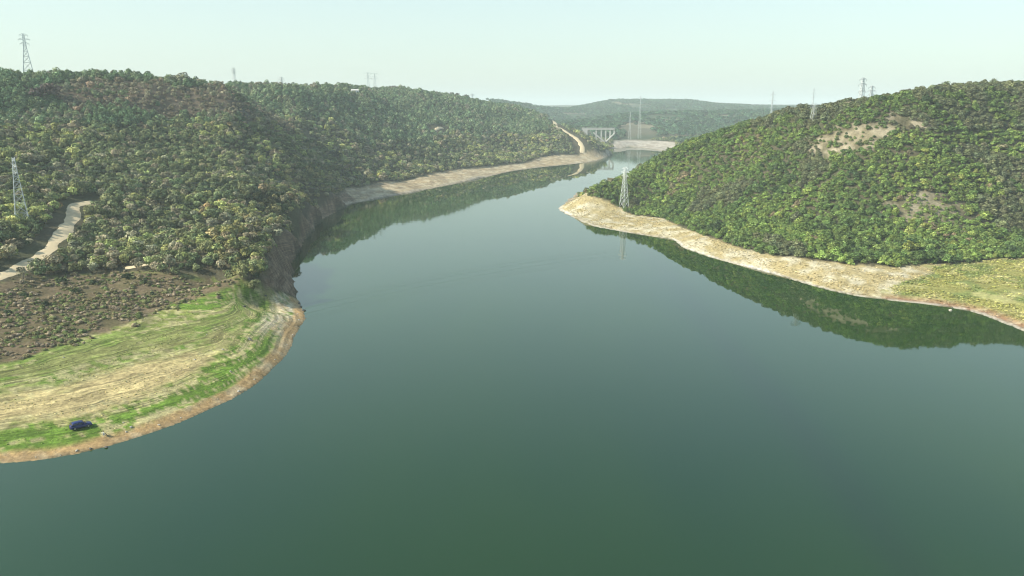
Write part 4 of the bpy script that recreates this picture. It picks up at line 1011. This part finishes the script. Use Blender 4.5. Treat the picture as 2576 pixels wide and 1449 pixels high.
# ------------------------------------------------------------------ motorcycle on the point of the meadow
def motorcycle(x, y, z, rz):
    t = empty('motorcycle', (x, y, z), rz); tag(t, 'grey and black motorcycle parked on the grassy point of the meadow', 'motorcycle')
    for xx in (-.72, .72):
        mb = MB(); n_ = 22; vs = []; fs = []
        for i in range(n_):
            a0 = 2 * math.pi * i / n_
            for j in range(6):
                b0 = 2 * math.pi * j / 6; r_ = .27 + .065 * math.cos(b0); vs.append((xx + r_ * math.cos(a0), .065 * math.sin(b0), .335 + r_ * math.sin(a0)))
        for i in range(n_):
            for j in range(6): fs.append((i * 6 + j, ((i + 1) % n_) * 6 + j, ((i + 1) % n_) * 6 + (j + 1) % 6, i * 6 + (j + 1) % 6))
        mb.add(vs, fs); w = mb.build('wheel', M['tyre'], t, True)
        rb = MB(); rb.bar((xx, -.05, .335), (xx, .05, .335), .05, n=10)
        for i in range(8): a0 = math.pi * i / 4; rb.bar((xx, 0, .335), (xx + .22 * math.cos(a0), 0, .335 + .22 * math.sin(a0)), .012, n=4)
        rb.build('spokes', M['rim'], w)
    mb = MB(); mb.bar((-.72, .09, .335), (-.1, .09, .42), .03, n=6); mb.bar((-.72, -.09, .335), (-.1, -.09, .42), .03, n=6); mb.bar((-.1, 0, .42), (.42, 0, .92), .04, n=6); mb.bar((-.1, 0, .42), (-.5, 0, .78), .03, n=6); mb.bar((-.5, 0, .78), (.38, 0, .84), .03, n=6); mb.build('frame', M['plastic'], t)
    mb = MB()
    for s in (-1, 1): mb.bar((.72, s * .09, .335), (.46, s * .09, .98), .025, n=6)
    mb.build('fork', M['rim'], t)
    mb = MB(); mb.box((.03, 0, .46), (.42, .30, .34)); mb.bar((.05, 0, .6), (.2, 0, .74), .1, .08, 10); mb.build('engine', M['rim'], t)
    loft([(-.05, [(-.10, .76), (-.13, .86), (-.07, .95), (.07, .95), (.13, .86), (.10, .76)]), (.18, [(-.14, .76), (-.17, .90), (-.09, 1.02), (.09, 1.02), (.17, .90), (.14, .76)]), (.42, [(-.08, .84), (-.10, .92), (-.05, 1.0), (.05, 1.0), (.10, .92), (.08, .84)])]).build('tank', M['grey'], t, True)
    loft([(-.78, [(-.08, .84), (-.09, .92), (.09, .92), (.08, .84)]), (-.4, [(-.13, .76), (-.14, .86), (.14, .86), (.13, .76)]), (-.05, [(-.10, .74), (-.10, .84), (.10, .84), (.10, .74)])]).build('seat', M['plastic'], t)
    mb = MB(); mb.bar((.44, -.38, 1.08), (.44, .38, 1.08), .018, n=6); mb.bar((.44, 0, .98), (.44, 0, 1.08), .03, n=6); mb.build('handlebar', M['plastic'], t)
    mb = MB(); mb.bar((.50, 0, .93), (.62, 0, .91), .07, .09, 14); mb.build('headlight', M['lamp'], t)
    mb = MB(); mb.bar((.05, -.18, .30), (-.75, -.20, .36), .04, .055, 8); mb.build('exhaust_pipe', M['rim'], t)
    mb = MB(); mb.bar((-.1, .12, .34), (-.16, .34, 0), .014, n=6); mb.build('side_stand', M['plastic'], t)
mx_, my_, mz_ = hit(629, 858); motorcycle(mx_, my_, mz_ + .02, R(150))

# ------------------------------------------------------------------ stones
def stone_mesh(name, seed):
    import bmesh
    bm = bmesh.new(); bmesh.ops.create_icosphere(bm, subdivisions=3, radius=1.0); r_ = random.Random(seed); o3 = Vector((r_.uniform(0, 50), r_.uniform(0, 50), 0))
    from mathutils import noise as mn
    for v in bm.verts:
        p = v.co.copy(); v.co = p * (1 + .45 * mn.noise(p * 1.1 + o3) + .16 * mn.noise(p * 3 + o3)); v.co.z *= .62
    me_ = bpy.data.meshes.new(name); bm.to_mesh(me_); bm.free(); return me_
STN = [stone_mesh('boulder', s) for s in range(4)]
STD = [m_.copy() for m_ in STN]
for m_ in STN: m_.materials.append(M['rock'])
for m_ in STD: m_.materials.append(M['drock'])
def stone(u, v, s, label, dark=False, group=None, k=0, water_=False):
    x, y, z = (atz(u, v, 0) if water_ else hit(u, v)); o = link('boulder', (STD if dark else STN)[k % 4], None, None, (x, y, z + s * .2), (0, 0, k * 1.9), (s, s * .85, s)); tag(o, label, 'rock', group); return o
stone(2391, 781, .6, 'pale rock standing in the water off the right-hand bank', k=1, water_=True)
stone(2396, 775, .4, 'small dark rock beside the pale one off the right-hand bank', True, k=2, water_=True)
stone(267, 1127, .42, 'dark rock at the water edge straight below the seated person', True, k=3)
stone(228, 1130, .35, 'dark stone on the orange-brown shore left of the seated person', True, k=0)
MK = [('blue car', 208, 1067), ('seated person', 263, 1090), ('motorcycle', 628, 850), ('terraced tip', 765, 790), ('left photo edge', 0, 1160), ('green corner by the eroded bank', 660, 735), ('bulge of the shoreline', 560, 1010), ('middle of the sandy flat', 400, 930)]
used_s = set()
def lab_at(u, v, pre):
    for dd_, t, a_, b_ in sorted((math.hypot(u - a_, v - b_), t, a_, b_) for t, a_, b_ in MK):
        dr = DIRS[int(round(math.atan2(-(v - b_), u - a_) / (math.pi / 4))) % 8]; how = 'just' if dd_ < 50 else 'slightly' if dd_ < 110 else 'well'
        lab = '%s, %s %s the %s' % (pre, how, dr, t)
        if lab not in used_s: break
    used_s.add(lab); return lab
for k, (u, v) in enumerate([(152, 1146), (193, 1135), (318, 1088), (455, 1052), (548, 1005), (600, 985), (692, 905), (722, 868), (745, 822), (752, 805), (748, 790), (737, 842), (90, 1150), (400, 1070)]):
    stone(u, v, .16 + .06 * ((k * 7) % 4), lab_at(u, v, 'pale stone on the orange-brown shore'), False, 'pale stones along the meadow shore', k)
for k, (u, v) in enumerate([(310, 1064), (160, 900), (560, 880), (520, 842), (490, 905), (580, 935), (600, 905), (640, 955), (330, 1075)]):
    stone(u, v, .2 + .07 * (k % 3), lab_at(u, v, 'white stone in the meadow grass'), False, 'white stones in the meadow', k + 1)
for k, (u, v) in enumerate([(757, 772), (752, 764), (764, 782), (668, 745), (615, 772)]):
    stone(u, v, .5 + .12 * (k % 3), lab_at(u, v, 'dark boulder'), True, 'dark boulders at the tip of the meadow', k)

# ------------------------------------------------------------------ haze: one closed box of thin even air
hb = MB(); hb.box((0, 0, 78.0), (27000, 27000, 236.0)); hz_ = hb.build('haze', None)
hm = bpy.data.materials.new('haze_air'); hm.use_nodes = True; nt = hm.node_tree; nt.nodes.remove(nt.nodes['Principled BSDF'])
pv = nt.nodes.new('ShaderNodeVolumePrincipled'); pv.inputs['Color'].default_value = (.89, 1.0, .98, 1); pv.inputs['Density'].default_value = 1.6e-4; pv.inputs['Anisotropy'].default_value = .0
nt.links.new(pv.outputs[0], [q for q in nt.nodes if q.type == 'OUTPUT_MATERIAL'][0].inputs['Volume'])
hz_.data.materials.append(hm); tag(hz_, 'thin pale haze lying over the lake and hills', 'haze', kind='stuff')
print('trees', nT, 'verts', len(V), 'terrain z', GZ.min(), GZ.max())
